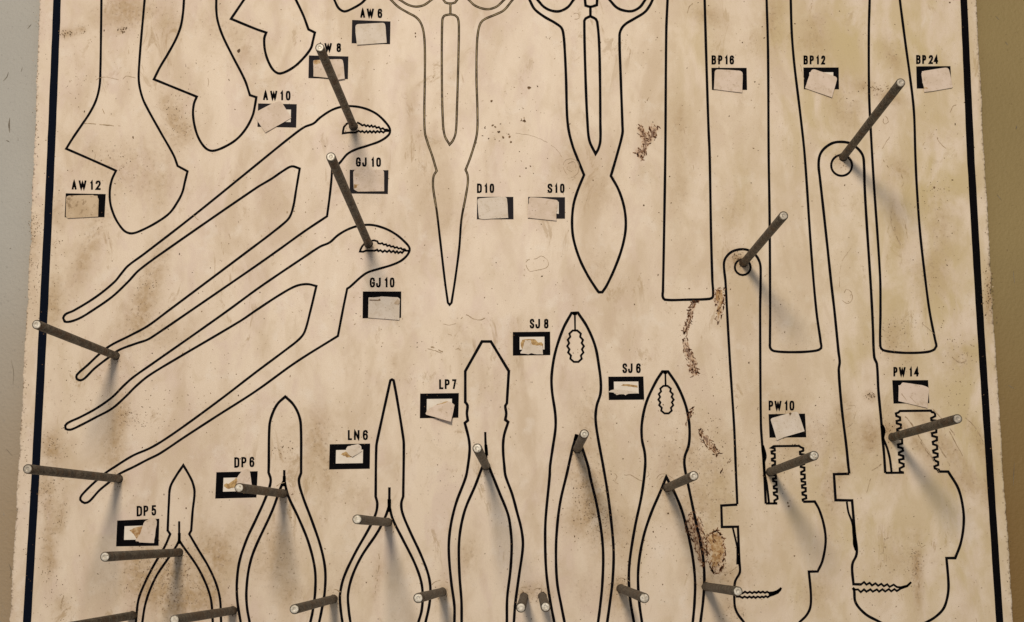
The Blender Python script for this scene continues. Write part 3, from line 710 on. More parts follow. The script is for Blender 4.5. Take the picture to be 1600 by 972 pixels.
lettering('BP12', [(1255.4, 1262.4), (1265, 1271.8), (1275.4, 1279.5), (1283, 1289.6)], 86.7, 101)
lettering('BP24', [(1431.3, 1438.6), (1440.8, 1447.2), (1451, 1458), (1458.9, 1466)], 86, 100.2)
lettering('SJ8', [(827.6, 835), (836.4, 843.9), (849.8, 857.2)], 498.1, 513.5)
lettering('SJ6', [(972.4, 980), (981.2, 988.4), (993.8, 1001.2)], 567.6, 583.2)
lettering('LP7', [(686.1, 693.1), (694.9, 702.7), (706.2, 713)], 592.6, 608.2)
lettering('LN6', [(543.5, 550.3), (553, 561.8), (566.9, 574.9)], 671.8, 687.8)
lettering('DP6', [(366, 374.2), (377.1, 385.2), (389.8, 397.4)], 714.5, 731, -.035)
lettering('DP5', [(213.5, 222.2), (224.2, 231.9), (236.8, 244.2)], 790.6, 807, -.05)
lettering('PW10', [(1200.9, 1208.2), (1210, 1221.1), (1226, 1230.4), (1233.5, 1241.1)], 626.0, 641.7)
lettering('PW14', [(1395.8, 1402.4), (1404.4, 1415), (1421.1, 1424.9), (1428.1, 1436)], 573.4, 588.6)


# ------------------------------------------------------------------ label boxes and paper stickers
def lerp_quad(q, u, v_):
    (ax, ay), (bx, by), (cx, cy), (dx, dy) = q
    return ((ax*(1-u) + bx*u)*(1-v_) + (dx*(1-u) + cx*u)*v_, (ay*(1-u) + by*u)*(1-v_) + (dy*(1-u) + cy*u)*v_)


def frame(quad, material='ink', win=(.165, .83, .22, .76), label=None):
    s = Sheet(H_INK); u0, u1, v0, v1 = win
    inner = [lerp_quad(quad, a, b) for a, b in ((u0, v0), (u1, v0), (u1, v1), (u0, v1))]
    s.ring(quad, inner)
    o = s.build('label_frame', M[material], board)
    if label: o['label'] = label
    p = Sheet(H_PATCH); c = [sum(q[k] for q in inner) / 4 for k in (0, 1)]
    p.poly([(c[0] + (x - c[0]) * 1.04, c[1] + (y - c[1]) * 1.04) for x, y in inner])
    p.build('cream_window', M['patch'], o)
    return o


def Z(x0, y0, txt, sc=12.15):
    return [(x0 + float(a) / sc, y0 + float(b) / sc) for a, b in (t.split(',') for t in txt.split())]


def jag(pts, amp, n=4):
    """ragged torn edge"""
    out = []
    for i, p in enumerate(pts):
        q = pts[(i + 1) % len(pts)]
        for k in range(n):
            t = k / n
            a = amp if k else amp * .4
            out.append((p[0]*(1-t) + q[0]*t + random.uniform(-a, a), p[1]*(1-t) + q[1]*t + random.uniform(-a, a)))
    return out


def sheet_paper(name, pts, material, h0=0.00030, lift=0.0, thick=0.00022, parent=None):
    """a piece of paper: h0 above the board at its top edge, lifting by `lift` towards its lower edge"""
    ys = [p[1] for p in pts]; a, b = min(ys), max(ys)
    base = B(sum(p[0] for p in pts) / len(pts), sum(ys) / len(ys))
    n = len(pts); V = []
    for back in (0, 1):
        for (x, y) in pts:
            t = (y - a) / (b - a + 1e-6)
            v_ = B(x, y, h0 + 1.6 * lift * t * t + (0 if back else thick)); V.append(v_ - (Vector((0, 0, 0)) if parent else base))
    bm = bmesh.new()
    vs = [bm.verts.new(v_) for v_ in V]
    fr = bm.faces.new(vs[:n]); bk = bm.faces.new(vs[n:][::-1])
    for i in range(n):
        j = (i + 1) % n; bm.faces.new((vs[i], vs[n + i], vs[n + j], vs[j]))
    bmesh.ops.triangulate(bm, faces=[fr, bk])
    bmesh.ops.recalc_face_normals(bm, faces=bm.faces)
    me = bpy.data.meshes.new(name); bm.to_mesh(me); bm.free()
    o = link(name, me, M[material])
    if not parent: o.location = base
    return o


def round_some(pts, idx, r):
    out = []
    n = len(pts)
    for i, p in enumerate(pts):
        if i not in idx: out.append(p); continue
        a, b = pts[i - 1], pts[(i + 1) % n]
        la = math.hypot(a[0]-p[0], a[1]-p[1]); lb = math.hypot(b[0]-p[0], b[1]-p[1]); rr = min(r, la*.45, lb*.45)
        s = (p[0] + (a[0]-p[0])/la*rr, p[1] + (a[1]-p[1])/la*rr); e = (p[0] + (b[0]-p[0])/lb*rr, p[1] + (b[1]-p[1])/lb*rr)
        for k in range(6):
            t = k / 5; out.append(tuple((1-t)**2*s[j] + 2*t*(1-t)*p[j] + t*t*e[j] for j in (0, 1)))
    return out


GROUP_S = 'paper stickers on the black label boxes'
def sticker(pts, label, material='paper', lift=0.0005, rounded=(), r=4.0, h0=0.0003, rough=0.10):
    if rounded: pts = round_some(pts, rounded, r)
    # paper edges are never ruler straight
    if rough: pts = jag(pts, rough, 3)
    o = sheet_paper('paper_sticker', pts, material, h0, lift)
    return tag(o, label, 'sticker', GROUP_S)


def child_patch(parent, name, pts, material, h):
    """stain, residue or under-layer that belongs to a sticker"""
    V = [B(x, y, h) - parent.location for x, y in pts]
    return link(name, mesh(name, V, [tuple(range(len(V)))]), M[material], parent)


Q = lambda *p: list(p)
# AW 12
frame(Q((102.8, 302.1), (165.3, 303.3), (163.3, 339.6), (101.1, 339.6)), 'ink')
sticker(Z(90, 270, "165,500 175,455 215,438 420,430 680,424 690,436 762,440 768,480 782,500 768,520 768,560 780,580 772,640 780,660 778,840 480,855 200,870 165,835"), 'brown stained sticker with a ragged right edge in the box under AW 12', 'paper_brown', .0005)
# AW 10
frame(Q((403.3, 161.7), (463.7, 162.9), (462.8, 199.5), (402.3, 198.3)), 'ink_grey', win=(.17, .855, .235, .77))
sticker(Z(390, 130, "105,560 430,390 590,345 625,385 795,665 305,950 95,640"), 'blank sticker turned steeply across the box under AW 10', 'paper', .0006)
# AW 8
frame(Q((482.7, 86.7), (544.4, 88.3), (543.6, 123.8), (481.9, 122.2)), 'ink_grey')
o = sticker(Z(465, 55, "298,530 300,480 500,467 855,458 875,560 902,845 770,865 590,828 308,800"), 'rust cornered sticker behind a peg in the box under AW 8', 'paper', .0012, (1, 3), 4)
child_patch(o, 'rust_mark', jag(Z(465, 55, "305,520 330,482 420,478 440,540 330,560"), .7, 3), 'rustfilm', .0009)
# AW 6
frame(Q((550.2, 31.3), (610.1, 33.6), (609.5, 69.2), (549.4, 67.7)), 'ink_grey')
o = sticker(Z(535, 5, "250,560 248,405 480,393 810,374 825,500 845,765 280,805"), 'pale sticker with scribbled marks in the box under AW 6', 'paper_pale', .0007, (1, 3), 5)
# GJ 10 upper
frame(Q((546.5, 265.4), (607, 266.1), (606.1, 303.3), (546.5, 302.5)), 'ink_grey')
o = sticker(Z(530, 235, "270,560 268,374 500,372 852,374 855,500 856,782 360,788 300,760 280,740"), 'freckled sticker with a yellowed lower corner in the upper GJ 10 box', 'paper', .0003, (1, 3), 5)
child_patch(o, 'yellow_mark', jag(Z(530, 235, "285,650 390,655 330,690 400,745 480,730 490,770 360,782 290,740"), .5, 3), 'residue', .0009)
# GJ 10 lower
frame(Q((566.9, 455.5), (627, 455.5), (626.7, 496.7), (566.5, 497.5)), 'ink')
o = sticker(Z(550, 425, "315,490 525,486 545,468 870,484 912,512 905,620 900,918 310,872"), 'sticker with a notched top and brown corner spot in the lower GJ 10 box', 'paper_pale', .0005, (4,), 3)
child_patch(o, 'brown_spot', jag(Z(550, 425, "805,590 870,515 905,560 905,600 880,630 810,612"), .4, 2), 'dirtlight', .0010)
child_patch(o, 'crease', jag(Z(550, 425, "330,528 500,532 530,510 545,545 500,548 340,545"), .2, 2), 'dirt', .0010)
# D 10
frame(Q((745.4, 307.7), (802, 307.7), (802.4, 342.8), (745.2, 342.8)), 'ink_grey')
o = sticker(Z(725, 275, "262,560 250,430 500,412 812,395 828,560 840,802 600,812 360,830 285,810 275,730"), 'round cornered sticker in the box under D 10', 'paper_pale', .0003, (1, 3, 6, 7), 5)
child_patch(o, 'dark_spot', jag(Z(725, 275, "785,720 825,735 815,785 795,780"), .45, 3), 'dirt', .0008)
# S 10
frame(Q((825.2, 307.7), (882.8, 308.3), (882.8, 341.9), (825.2, 341.9)), 'ink_grey')
o = sticker(Z(805, 275, "258,520 260,405 500,420 815,462 805,560 800,660 780,690 782,857 235,802 240,560"), 'sticker overhanging its box under S 10, notched at the right', 'paper', .0006, (1, 3), 6)
child_patch(o, 'under_layer', Z(805, 275, "780,470 827,495 827,720 780,715"), 'patch', .00022)
# BP 16
frame(Q((1111.5, 106.1), (1166.6, 106.1), (1167.3, 140.7), (1112.3, 140.7)))
sticker(Z(1095, 75, "258,560 262,410 520,420 795,440 792,600 782,858 245,792"), 'clean sticker set low in the box under BP 16', 'paper', .0005, (1, 3), 6)
# BP 12
frame(Q((1255.2, 105.6), (1310.4, 105.5), (1310.9, 139.7), (1256, 139.7)))
o = sticker(Z(1240, 75, "290,540 345,393 560,466 830,562 800,680 720,952 212,770"), 'blank sticker tilted clockwise in the box under BP 12', 'paper', .0007, (1, 3), 6)
child_patch(o, 'under_layer', Z(1240, 75, "545,463 752,463 752,560 545,560"), 'patch', .00022)
# BP 24
frame(Q((1431.5, 103.8), (1485, 103.4), (1486.8, 138.4), (1432.4, 138.5)))
o = sticker(Z(1415, 75, "315,640 288,448 560,405 810,370 845,520 888,745 870,765 480,832 345,845 338,745"), 'sticker with a torn tan corner in the box under BP 24', 'paper', .0005, (1, 3), 6)
child_patch(o, 'tan_corner', jag(Z(1415, 75, "338,745 400,760 425,800 400,835 345,850"), .45, 3), 'rustfilm', .0012)
# SJ 8
frame(Q((801.3, 518.9), (859.6, 518.3), (859.9, 555), (801.3, 555.7)), 'ink', win=(.182, .845, .213, .752))
o = sticker(jag(Z(785, 485, "430,562 480,570 540,566 560,650 640,672 700,665 760,672 765,735 768,842 600,832 550,818 490,837 350,822 340,800 390,740 412,690 410,620"), .45, 3), 'torn scrap of sticker with tan glue in the box under SJ 8', 'paper_pale', .0004, rough=0)
child_patch(o, 'glue_residue', jag(Z(785, 485, "345,620 380,560 430,545 600,548 640,570 680,615 740,602 778,640 772,710 740,740 690,672 640,668 550,650 530,575 430,570 412,650 380,740 350,670"), .5, 2), 'residue', .00026)
# SJ 6
frame(Q((950.4, 588.6), (1005.3, 588.3), (1006.6, 624.6), (951.2, 625.1)), 'ink', win=(.155, .85, .215, .735))
o = sticker(jag(Z(930, 560, "245,640 300,605 355,590 450,600 620,612 760,640 815,665 640,672 590,690 575,705 540,682 450,685 405,700 365,660 340,650 290,645"), .2, 2), 'thin white torn shred of sticker in the box under SJ 6', 'paper_pale', .0003, rough=0)
child_patch(o, 'brown_streak', jag(Z(930, 560, "490,515 530,488 640,495 798,515 800,555 700,540 600,522 520,522"), .45, 3), 'residue', .00026)
# LP 7
frame(Q((656.5, 615), (717, 614.2), (716.2, 652.8), (656, 653.6)), 'ink', win=(.175, .825, .225, .77))
o = sticker(Z(640, 585, "308,742 330,700 385,650 520,572 620,545 730,513 800,540 855,582 830,720 792,912 320,772"), 'fan shaped sticker peeling away at the bottom in the box under LP 7', 'paper', .0034, rough=.2)
child_patch(o, 'brown_edge', jag(Z(640, 585, "318,740 345,700 385,648 500,600 520,570 610,548 640,535 720,512 725,522 640,560 520,590 400,655 340,748"), .35, 2), 'residue', .00075)
# LN 6
frame(Q((515.2, 694.2), (578.4, 693.1), (577.8, 732.5), (514.2, 733.6)), 'ink', win=(.16, .826, .235, .77))
o = sticker(jag(Z(500, 665, "495,450 520,400 600,375 720,350 775,385 790,440 800,490 710,520 620,600 560,560 500,500"), .45, 3), 'torn grey scrap with a brown rim at the top of the LN 6 box', 'paper_pale', .0006, rough=0)
child_patch(o, 'glue_residue', jag(Z(500, 665, "400,555 430,520 500,490 560,540 640,560 710,515 790,480 800,495 710,528 620,600 515,606 470,575"), .45, 3), 'residue', .00028)
# DP 6
frame(Q((338.1, 737.9), (402.7, 736.3), (400.7, 777.4), (336.3, 779.1)), 'ink', win=(.18, .80, .22, .745))
o = sticker(jag(Z(320, 705, "690,400 740,360 800,345 855,365 870,460 900,660 740,650 600,650 620,560 620,500"), .45, 3), 'torn cream sticker half behind a peg in the box under DP 6', 'paper', .0003, rough=0)
child_patch(o, 'glue_residue', jag(Z(320, 705, "365,665 370,630 415,608 450,620 560,545 600,500 625,540 600,640 560,690 500,700 440,718"), .4, 2), 'residue', .00027)
# DP 5
frame(Q((183.2, 813.4), (249, 810.5), (247.8, 852.8), (181.4, 853.8)), 'ink', win=(.18, .82, .23, .755))
o = sticker(jag(Z(170, 785, "660,405 690,360 780,302 890,318 916,360 890,570 866,770 600,762 560,740 510,730 600,600 640,480"), .45, 3), 'half torn sticker filling the right of the DP 5 box', 'paper', .0003, rough=0)
child_patch(o, 'glue_residue', jag(Z(170, 785, "395,530 480,490 560,465 660,445 650,520 620,620 585,720 530,690 480,610"), .6, 2), 'rustfilm', .00028)
# PW 10
frame(Q((1200.8, 647.2), (1257.8, 646.3), (1259.8, 683.4), (1202.3, 683.9)))
o = sticker(Z(1185, 620, "255,520 222,415 480,340 740,270 800,430 872,655 480,770 345,830"), 'sticker tilted anticlockwise with a brown dot on top in the box under PW 10', 'paper_pale', .0006, (1, 3), 5)
child_patch(o, 'brown_dot', jag(Z(1185, 620, "575,315 600,300 625,320 600,362"), .2, 2), 'dirt', .0009)
# PW 14
frame(Q((1394.1, 594.2), (1450.1, 594), (1452.1, 630), (1396, 630.7)))
o = sticker(Z(1375, 565, "355,462 392,440 420,396 800,450 930,495 915,640 890,885 600,815 343,752"), 'scratched sticker tilted clockwise in the box under PW 14', 'paper', .0005, (2, 4), 4)
for a, b in (("560,665 680,800", 6), ("400,610 500,740", 9)):
    (x0, y0), (x1, y1) = Z(1375, 565, a); wd = b / 12.15
    child_patch(o, 'scratch', [(x0 - wd, y0), (x0 + wd, y0), (x1 + wd*.4, y1), (x1 - wd*.4, y1)], 'dirtlight', .0011)


# ------------------------------------------------------------------ stains, specks and scratches of the board
def fleck(s, x, y, r, stretch=1.0, ang=None):
    n = random.choice((5, 6, 7)); a0 = random.random() * 6.28 if ang is None else ang
    pts = []
    for k in range(n):
        t = 2 * math.pi * k / n; rr = r * random.uniform(.6, 1.25)
        u, v_ = rr * math.cos(t) * stretch, rr * math.sin(t)
        pts.append((x + u * math.cos(a0) - v_ * math.sin(a0), y + u * math.sin(a0) + v_ * math.cos(a0)))
    s.poly(pts)


def inside(x, y, pol):
    c = False; j = len(pol) - 1
    for i in range(len(pol)):
        if (pol[i][1] > y) != (pol[j][1] > y) and x < (pol[j][0]-pol[i][0])*(y-pol[i][1])/(pol[j][1]-pol[i][1]) + pol[i][0]: c = not c
        j = i
    return c


def scatter(s, pol, n, r0, r1, stretch=2.0, ang=None, edge=0.0):
    xs = [p[0] for p in pol]; ys = [p[1] for p in pol]; k = 0; tries = 0
    while k < n and tries < n * 30:
        tries += 1
        if random.random() < edge:
            i = random.randrange(len(pol)); p, q = pol[i], pol[(i+1) % len(pol)]; t = random.random()
            x, y = p[0]*(1-t)+q[0]*t + random.gauss(0, 1.0), p[1]*(1-t)+q[1]*t + random.gauss(0, 1.0)
        else:
            x, y = random.uniform(min(xs), max(xs)), random.uniform(min(ys), max(ys))
            if not inside(x, y, pol): continue
        fleck(s, x, y, random.uniform(r0, r1) * random.random() ** .5, random.uniform(1, stretch), None if ang is None else ang + random.gauss(0, .5)); k += 1


for (t, n, r0, r1, ang, eg) in RUST:
    pol = P2(t); s = Sheet(H_DIRT); scatter(s, pol, int(n * 0.55), r0, r1 * 0.9, 2.8, ang, eg)
    k = 0
    while k < n * 0.42:      # curly flaked strokes
        if random.random() < eg * .8:
            i = random.randrange(len(pol)); p, q = pol[i], pol[(i+1) % len(pol)]; u_ = random.random()
            x, y = p[0]*(1-u_)+q[0]*u_ + random.gauss(0, .6), p[1]*(1-u_)+q[1]*u_ + random.gauss(0, .6); a_ = math.atan2(q[1]-p[1], q[0]-p[0]) + random.gauss(0, .3)
        else:
            x = random.uniform(min(p[0] for p in pol), max(p[0] for p in pol)); y = random.uniform(min(p[1] for p in pol), max(p[1] for p in pol)); a_ = ang + random.gauss(0, .45)
            if not inside(x, y, pol): continue
        L_ = random.uniform(2.5, 8); cv = random.gauss(0, .12)
        pts = []
        for _ in range(6):
            pts.append((x, y)); x += math.cos(a_) * L_ / 5; y += math.sin(a_) * L_ / 5; a_ += cv + random.gauss(0, .12)
        s.ribbon(pts, random.uniform(.7, 1.7), taper=lambda t: .25 + math.sin(math.pi * t)); k += 1
    s.build('rust_stain', M['rust'], board)
tint = Sheet(H_PATCH)
tint.poly(jag(P2('1108,838 1118,833 1127,842 1131,862 1126,878 1116,886 1110,876 1114,862 1109,850'), 2.2, 7)); tint.build('rust_film', M['rustfilm'], board); tint = Sheet(H_PATCH)
tint.poly(jag(P2("1119,454 1128,453 1129,468 1126,486 1122,498 1120,484 1124,474 1118,466"), .8, 3))
tint.build('rust_film', M['rustfilm'], board)

sp = Sheet(H_DIRT); lt = Sheet(0.0001)
N = 0
while N < 3300:
    y = random.uniform(-140, 1110); x = random.uniform(edge_at(y, LE) + 3, edge_at(y, RE) - 3)
    fleck(sp if random.random() < .42 else lt, x, y, random.choice((.35, .4, .5, .6, .8)) * random.uniform(.7, 1.2), random.uniform(1, 2.2)); N += 1
def cluster(x, y, rx, ry, n, r=.7, dark=.6):
    for _ in range(n): fleck(sp if random.random() < dark else lt, x + random.gauss(0, rx), y + random.gauss(0, ry), random.uniform(.35, r), random.uniform(1, 2))
for c in [(105, 53, 6, 3, 28, .9), (130, 47, 4, 4, 14), (192, 48, 4, 2, 14, 1.3, 1), (55, 355, 6, 14, 70), (58, 440, 6, 40, 60), (90, 380, 6, 50, 40), (280, 180, 12, 22, 50), (230, 450, 10, 16, 30),
          (110, 600, 25, 60, 60), (240, 640, 30, 20, 40), (205, 655, 14, 10, 60), (85, 700, 14, 12, 50), (70, 770, 14, 16, 60), (95, 800, 6, 30, 40), (75, 880, 10, 20, 40), (90, 940, 20, 20, 40),
          (245, 880, 22, 24, 160), (285, 900, 16, 30, 120), (265, 925, 22, 18, 110), (320, 920, 25, 20, 60), (215, 900, 16, 20, 60), (440, 700, 8, 8, 26, .9), (440, 860, 30, 30, 60), (930, 790, 16, 30, 110), (915, 770, 14, 26, 70, .8, .9), (940, 820, 10, 18, 60),
          (970, 840, 16, 30, 40), (1015, 850, 20, 24, 40), (1090, 720, 40, 40, 120), (1130, 700, 40, 40, 50), (1120, 790, 30, 30, 60), (1120, 890, 26, 18, 60), (1245, 700, 50, 40, 70), (1360, 620, 4, 3, 26, 1.0, .9), (1460, 460, 20, 40, 30),
          (1392, 668, 8, 6, 30), (1385, 535, 16, 20, 50), (1410, 505, 16, 14, 40), (1460, 300, 16, 20, 40), (1370, 140, 12, 6, 40), (1500, 550, 20, 14, 40), (1545, 460, 5, 20, 60, 1.1, .8), (1430, 880, 8, 14, 60), (1390, 890, 30, 40, 50), (1500, 620, 14, 16, 22),
          (1145, 955, 14, 12, 30), (965, 915, 8, 8, 20), (1150, 402, 6, 5, 46, .9, .8), (1316, 250, 8, 6, 10), (845, 932, 18, 7, 24), (815, 210, 8, 30, 12, 1.4), (780, 205, 16, 10, 12, 1.4, .9), (812, 160, 16, 16, 8), (1260, 860, 60, 60, 50), (190, 265, 25, 30, 40), (120, 130, 16, 16, 20), (300, 560, 60, 60, 60), (352, 775, 20, 10, 10), (40, 700, 3, 130, 60), (57, 200, 3, 80, 40), (1575, 900, 3, 50, 30)]:
    cluster(*c)
for (x, y) in PEG_FEET: cluster(x, y, 7, 7, 16, .75, .75)
for (x, y, r) in [(827, 137, 2.4), (819, 189, 2.4), (780, 206, 2.0), (786, 215, 2.0), (796, 214, 1.8), (768, 158, 2.0), (373, 80, 3.0), (208, 215, 1.6), (1232, 791, 1.6), (1231, 786, 1.2), (1006, 321, 1.6), (1044, 802, 1.6), (649, 52, 1.2), (649, 57.5, 1.2), (291, 794, 1.3), (1484, 4, 1.4), (1170, 567, 1.6), (1460, 293, 1.8)]:
    fleck(sp, x, y, r, 1.2)
sp.build('dark_specks', M['dirt'], board)['kind'] = 'stuff'
lt.build('pale_specks', M['dirtlight'], board)['kind'] = 'stuff'

def hair(t, wd=.8, closed=False, broken=.12):
    P = P2(t); pts = smooth(P, [False]*len(P), closed, 8); pts = [(x + random.gauss(0, .25), y + random.gauss(0, .25)) for x, y in pts]
    sc_ = Sheet(0.00020); run = []
    for p in pts + [None]:
        if p is None or random.random() < broken:
            if len(run) > 1: sc_.ribbon(run, wd * random.uniform(.6, 1.3), wob=.4)
            run = []
        else: run.append(p)
    if sc_.f: sc_.build('scratch_mark', M['scratch'], board)
for t, wd, cl in [("150,125 158,121 170,121 185,125", .9, 0), ("192,124 197,119 205,120 212,122", 1.0, 0), ("132,193 150,194 168,196 188,197", 1.0, 0), ("320,142 326,132 325,122", .6, 0), ("104,142 112,147", .6, 0),
 ("822,410 828,405 838,404 846,400 855,406 857,414 850,420 838,422 828,424 823,418", .8, 1), ("880,258 884,250 894,248 902,252 905,262 900,274 892,277 884,270", .8, 1), ("888,256 896,252 900,262 894,268 886,264", .7, 1), ("896,22 903,21 905,28 898,30 897,24", .8, 1),
 ("1316,468 1322,452 1330,456 1331,468 1325,474 1316,470", .9, 1), ("1312,455 1312,430 1316,408 1330,388", .5, 0), ("1383,255 1388,262", 1.2, 0), ("1395,320 1392,340 1395,358 1402,372 1407,382", .9, 0), ("1414,350 1418,372", .8, 0), ("1380,250 1386,262 1396,268", .8, 0), ("1408,272 1412,286 1408,292", .9, 0),
 ("1362,134 1370,140 1378,138 1388,134", 1.1, 0), ("1384,182 1388,190 1382,194 1380,186", .8, 1), ("1375,238 1385,222 1390,214", .8, 0), ("1440,230 1446,222 1454,224", .7, 0), ("1464,215 1470,225 1478,232", .8, 0), ("1484,176 1490,165 1494,164", .8, 0),
 ("1482,545 1490,560 1502,567 1510,562 1512,550", 1.0, 0), ("1508,540 1516,538 1522,544", .8, 0), ("1440,505 1448,512 1460,522", .5, 0), ("1410,645 1428,668 1440,690", 1.3, 0), ("1438,690 1450,708 1462,722", 1.2, 0), ("1458,640 1478,662 1492,680", 1.5, 0), ("1480,668 1492,690 1504,712", .9, 0), ("1508,652 1524,668 1536,690", .9, 0), ("1462,690 1476,712 1484,728", 1.2, 0), ("1530,690 1540,706", .8, 0), ("1440,690 1455,712 1468,740", .6, 0),
 ("1362,735 1374,728 1380,722", 1.2, 0), ("1354,770 1360,748", .7, 0), ("1308,640 1306,650 1310,662", .8, 0), ("1326,634 1336,634 1336,648 1330,664 1322,668", .6, 0), ("975,742 985,742 995,748 1004,752", .7, 0), ("958,738 964,745 960,752 966,756", .9, 0), ("1012,736 1014,742 1010,746", .6, 0),
 ("1132,898 1140,894 1152,885", .9, 0), ("860,212 800,0", .01, 0), ("806,208 830,212 850,220 868,232 880,248", .35, 0), ("590,900 593,880 592,865", .9, 0), ("586,920 590,905", .8, 0), ("1070,208 1068,200", .6, 0), ("1084,265 1083,258", 1.0, 0), ("1250,100 1256,124", .5, 0), ("850,157 1056,230", .01, 0), ("1011,158 1014,152", 1.0, 0), ("1074,20 1077,10 1082,6", 1.1, 0), ("775,415 772,420 768,424", .9, 0), ("720,498 728,492 740,498 752,500 758,497", .8, 0), ("664,542 676,543 688,548 692,550", 1.3, 0), ("668,545 680,548 690,552", .9, 0), ("712,546 716,544 720,548", .8, 0), ("692,506 700,508 712,506", .8, 0), ("700,522 706,524", .9, 0),
 ("358,365 360,373", .9, 0), ("302,336 310,344", .9, 0), ("447,340 449,330 447,326", 2.0, 0), ("160,170 163,178", 1.0, 0), ("148,250 150,238", .6, 0), ("95,955 96,942 100,930", 1.0, 0), ("95,822 97,805 96,796", .8, 0), ("155,355 150,362", .8, 0), ("510,180 500,176", .01, 0), ("105,356 112,352 120,356 124,357", .01, 0), ("1050,1 1056,20", .01, 0),
 ("1432,870 1430,888 1433,900 1436,915 1434,930", 1.2, 0), ("1410,938 1408,928", .8, 0), ("1384,854 1385,876", .8, 0), ("1516,970 1524,966 1526,974", .8, 0), ("1380,865 1382,845 1388,840", .8, 0), ("1435,845 1440,855 1446,852", .8, 0),
 ("430,762 437,756 445,754 452,757 456,761", .7, 0), ("511,924 518,920 526,922 532,925", 1.0, 0), ("675,914 682,908 692,907 700,911", 1.1, 0), ("964,906 970,903 978,905 984,909", .9, 0), ("1026,748 1030,742 1038,740 1048,745 1054,750", .9, 0), ("1030,750 1034,745 1040,743", .7, 0), ("815,918 819,917 824,918", .7, 0), ("834,922 840,919 846,919", .7, 0)]:
    if wd > .05: hair(t, wd, bool(cl))

# ------------------------------------------------------------------ steel pegs
GROUP_P = 'steel pegs standing out of the board'
RAD = 0.00268
PEGS = [  # base, tip (both as drawn), label, tip material
 ((552.3, 197.5), (499.5, 74), 'steel peg in the jaw of the upper groove joint plier, reaching up to AW 8', 'tip'),
 ((575.8, 381), (516.8, 244.8), 'steel peg in the jaw of the lower groove joint plier', 'tip'),
 ((1317.5, 245.5), (1407.5, 129), 'steel peg slanting up from the hanging hole of the larger pipe wrench', 'tip_dull'),
 ((1161.8, 411), (1224.5, 337), 'steel peg slanting up from the hanging hole of the smaller pipe wrench', 'tip_dull'),
 ((180.5, 556), (57, 507), 'steel peg by the upper plier handle end, crossing the left border stripe', 'tip'),
 ((185.5, 748), (43, 732.8), 'steel peg by the lowest plier handle end, reaching past the left border stripe', 'tip_dull'),
 ((279.5, 863.3), (163.8, 870), 'steel peg in the fork of the smallest cutter, below the DP 5 box', 'tip'),
 ((442.5, 771.3), (373.5, 762.2), 'steel peg in the fork of the larger cutter, its tip over the DP 6 box', 'tip'),
 ((606, 816), (558, 811.5), 'short looking steel peg in the fork of the needle pointed plier', 'tip'),
 ((759.2, 728), (745.8, 700.5), 'steel peg in the fork of the blunt nosed lineman plier', 'tip'),
 ((902, 701.5), (913, 678), 'steel peg in the fork of the larger slip joint plier', 'tip'),
 ((1042.5, 762), (1084, 743.5), 'steel peg in the fork of the smaller slip joint plier', 'tip'),
 ((1203.3, 737.3), (1272, 712), 'steel peg across the screw of the smaller pipe wrench', 'tip'),
 ((1394.6, 683), (1496.4, 654.4), 'steel peg across the screw of the larger pipe wrench', 'tip_dull'),
 ((207.5, 961.5), (83, 984), 'steel peg left of the smallest cutter handles, cut by the picture edge', 'tip'),
 ((363.8, 954), (272.5, 968.5), 'steel peg between the two diagonal cutters, tip among the smaller handles', 'tip'),
 ((521, 936), (460, 952), 'steel peg between the larger cutter and the needle pointed plier', 'tip'),
 ((691, 924.8), (653.5, 934.5), 'steel peg between the needle pointed and blunt nosed pliers', 'tip'),
 ((818.8, 932.8), (814, 949.5), 'left peg of the close pair, by the blunt plier handle', 'tip'),
 ((847.5, 932), (852.5, 948.5), 'right peg of the close pair, by the larger slip joint handle', 'tip'),
 ((970, 919.5), (1006.8, 934.5), 'steel peg between the two slip joint pliers, pointing down right', 'tip'),
 ((1103, 916.5), (1153, 924), 'steel peg reaching from the slip joint plier to the toothed wrench jaw', 'tip'),
]


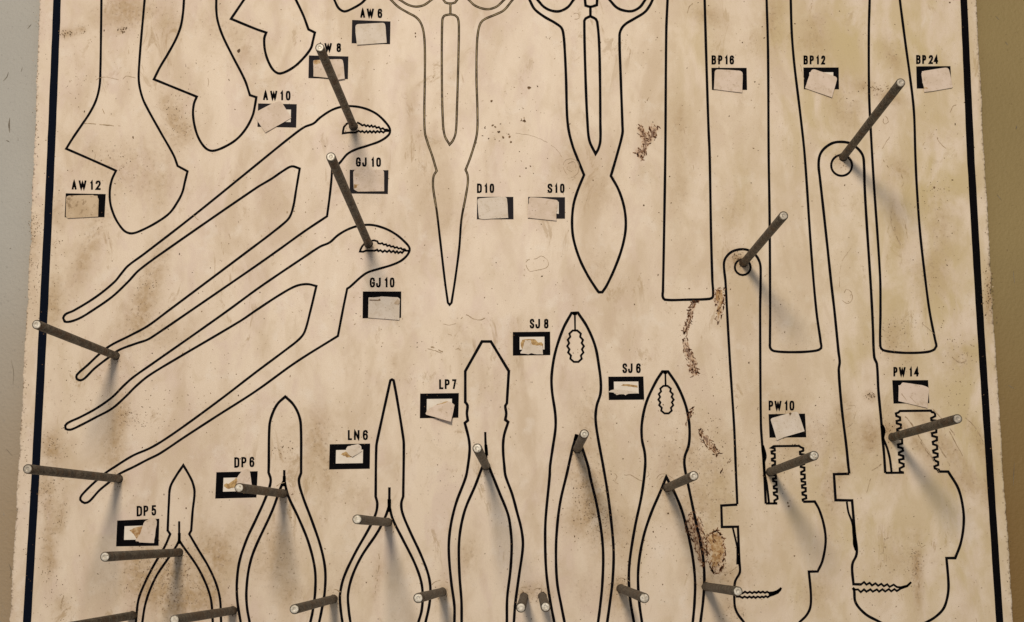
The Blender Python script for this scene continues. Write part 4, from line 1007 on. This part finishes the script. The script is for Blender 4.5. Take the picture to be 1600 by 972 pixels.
def rod_mesh(L):
    n = 32; prof = [(-0.003, 1.0), (0.0005, 1.0)]
    k = 10
    for i in range(1, k + 1): prof.append((0.0005 + (L - 0.0011) * i / k, 1.0 + random.uniform(-.012, .012)))
    prof += [(L - 0.0003, 0.97), (L, 0.88), (L - 0.00025, 0.82)]
    V, Fc = [], []
    for z, r in prof:
        for i in range(n):
            a = 2 * math.pi * i / n; V.append((RAD * r * math.cos(a), RAD * r * math.sin(a), z))
    for j in range(len(prof) - 1):
        for i in range(n):
            b = (i + 1) % n; Fc.append((j*n + i, j*n + b, (j+1)*n + b, (j+1)*n + i))
    me = mesh('rod', V, Fc)
    for p in me.polygons: p.use_smooth = True
    return me


def tip_mesh(L):
    n = 28; rings = [(0.83, -.00022), (.7, .0), (.45, .00006), (.22, random.choice((.00004, -.00035, -.0002)))]
    V, Fc = [], []
    for r, dz in rings:
        for i in range(n):
            a = 2 * math.pi * i / n; q = r * (1 + random.uniform(-.03, .03) * (r < .8)); V.append((RAD*q*math.cos(a), RAD*q*math.sin(a), L + dz))
    V.append((0, 0, L + rings[-1][1])); c = len(V) - 1
    for j in range(len(rings) - 1):
        for i in range(n):
            b = (i + 1) % n; Fc.append((j*n + i, j*n + b, (j+1)*n + b, (j+1)*n + i))
    for i in range(n): Fc.append(((len(rings)-1)*n + i, (len(rings)-1)*n + (i+1) % n, c))
    return mesh('tip_face', V, Fc)


for (bp, tp, label, tipm) in PEGS:
    b = B(*bp)
    # nearest point of the tip's sight line to the board's normal through the base: real length and slight lean
    d = ray(*tp).normalized(); nrm = Vector((0, -1, 0)); w0 = b - CAM
    bb = nrm.dot(d); dd = nrm.dot(w0); ee = d.dot(w0)
    s_ = (bb * ee - dd) / (1 - bb * bb)
    length = max(0.105, min(0.185, s_)) if s_ > 0 else 0.15
    # put the tip at that height above the board
    t = (-length - CAM.y) / d.y
    tip = CAM + d * t
    ax = tip - b; L = ax.length
    e = bpy.data.objects.new('steel_peg', None); COL.objects.link(e)
    e.empty_display_size = 0.02
    e.location = b; e.rotation_euler = ax.to_track_quat('Z', 'Y').to_euler()
    tag(e, label, 'peg', GROUP_P)
    link('rod', rod_mesh(L), M['steel'], e)
    link('tip_face', tip_mesh(L), M[tipm], e)
    print('PEG', label[:40], round(s_, 4), round(L, 4), 'lean', round(math.degrees(ax.angle(nrm)), 2))
    hs = Sheet(0.00028); r = 7.0
    hs.poly([(bp[0] + r * math.cos(a) * random.uniform(.95, 1.06), bp[1] + r * math.sin(a) * random.uniform(.95, 1.06)) for a in [k * 2 * math.pi / 24 for k in range(24)]])
    hs.build('peg_hole', M['hole'], board)

SC.cycles.max_bounces = 6
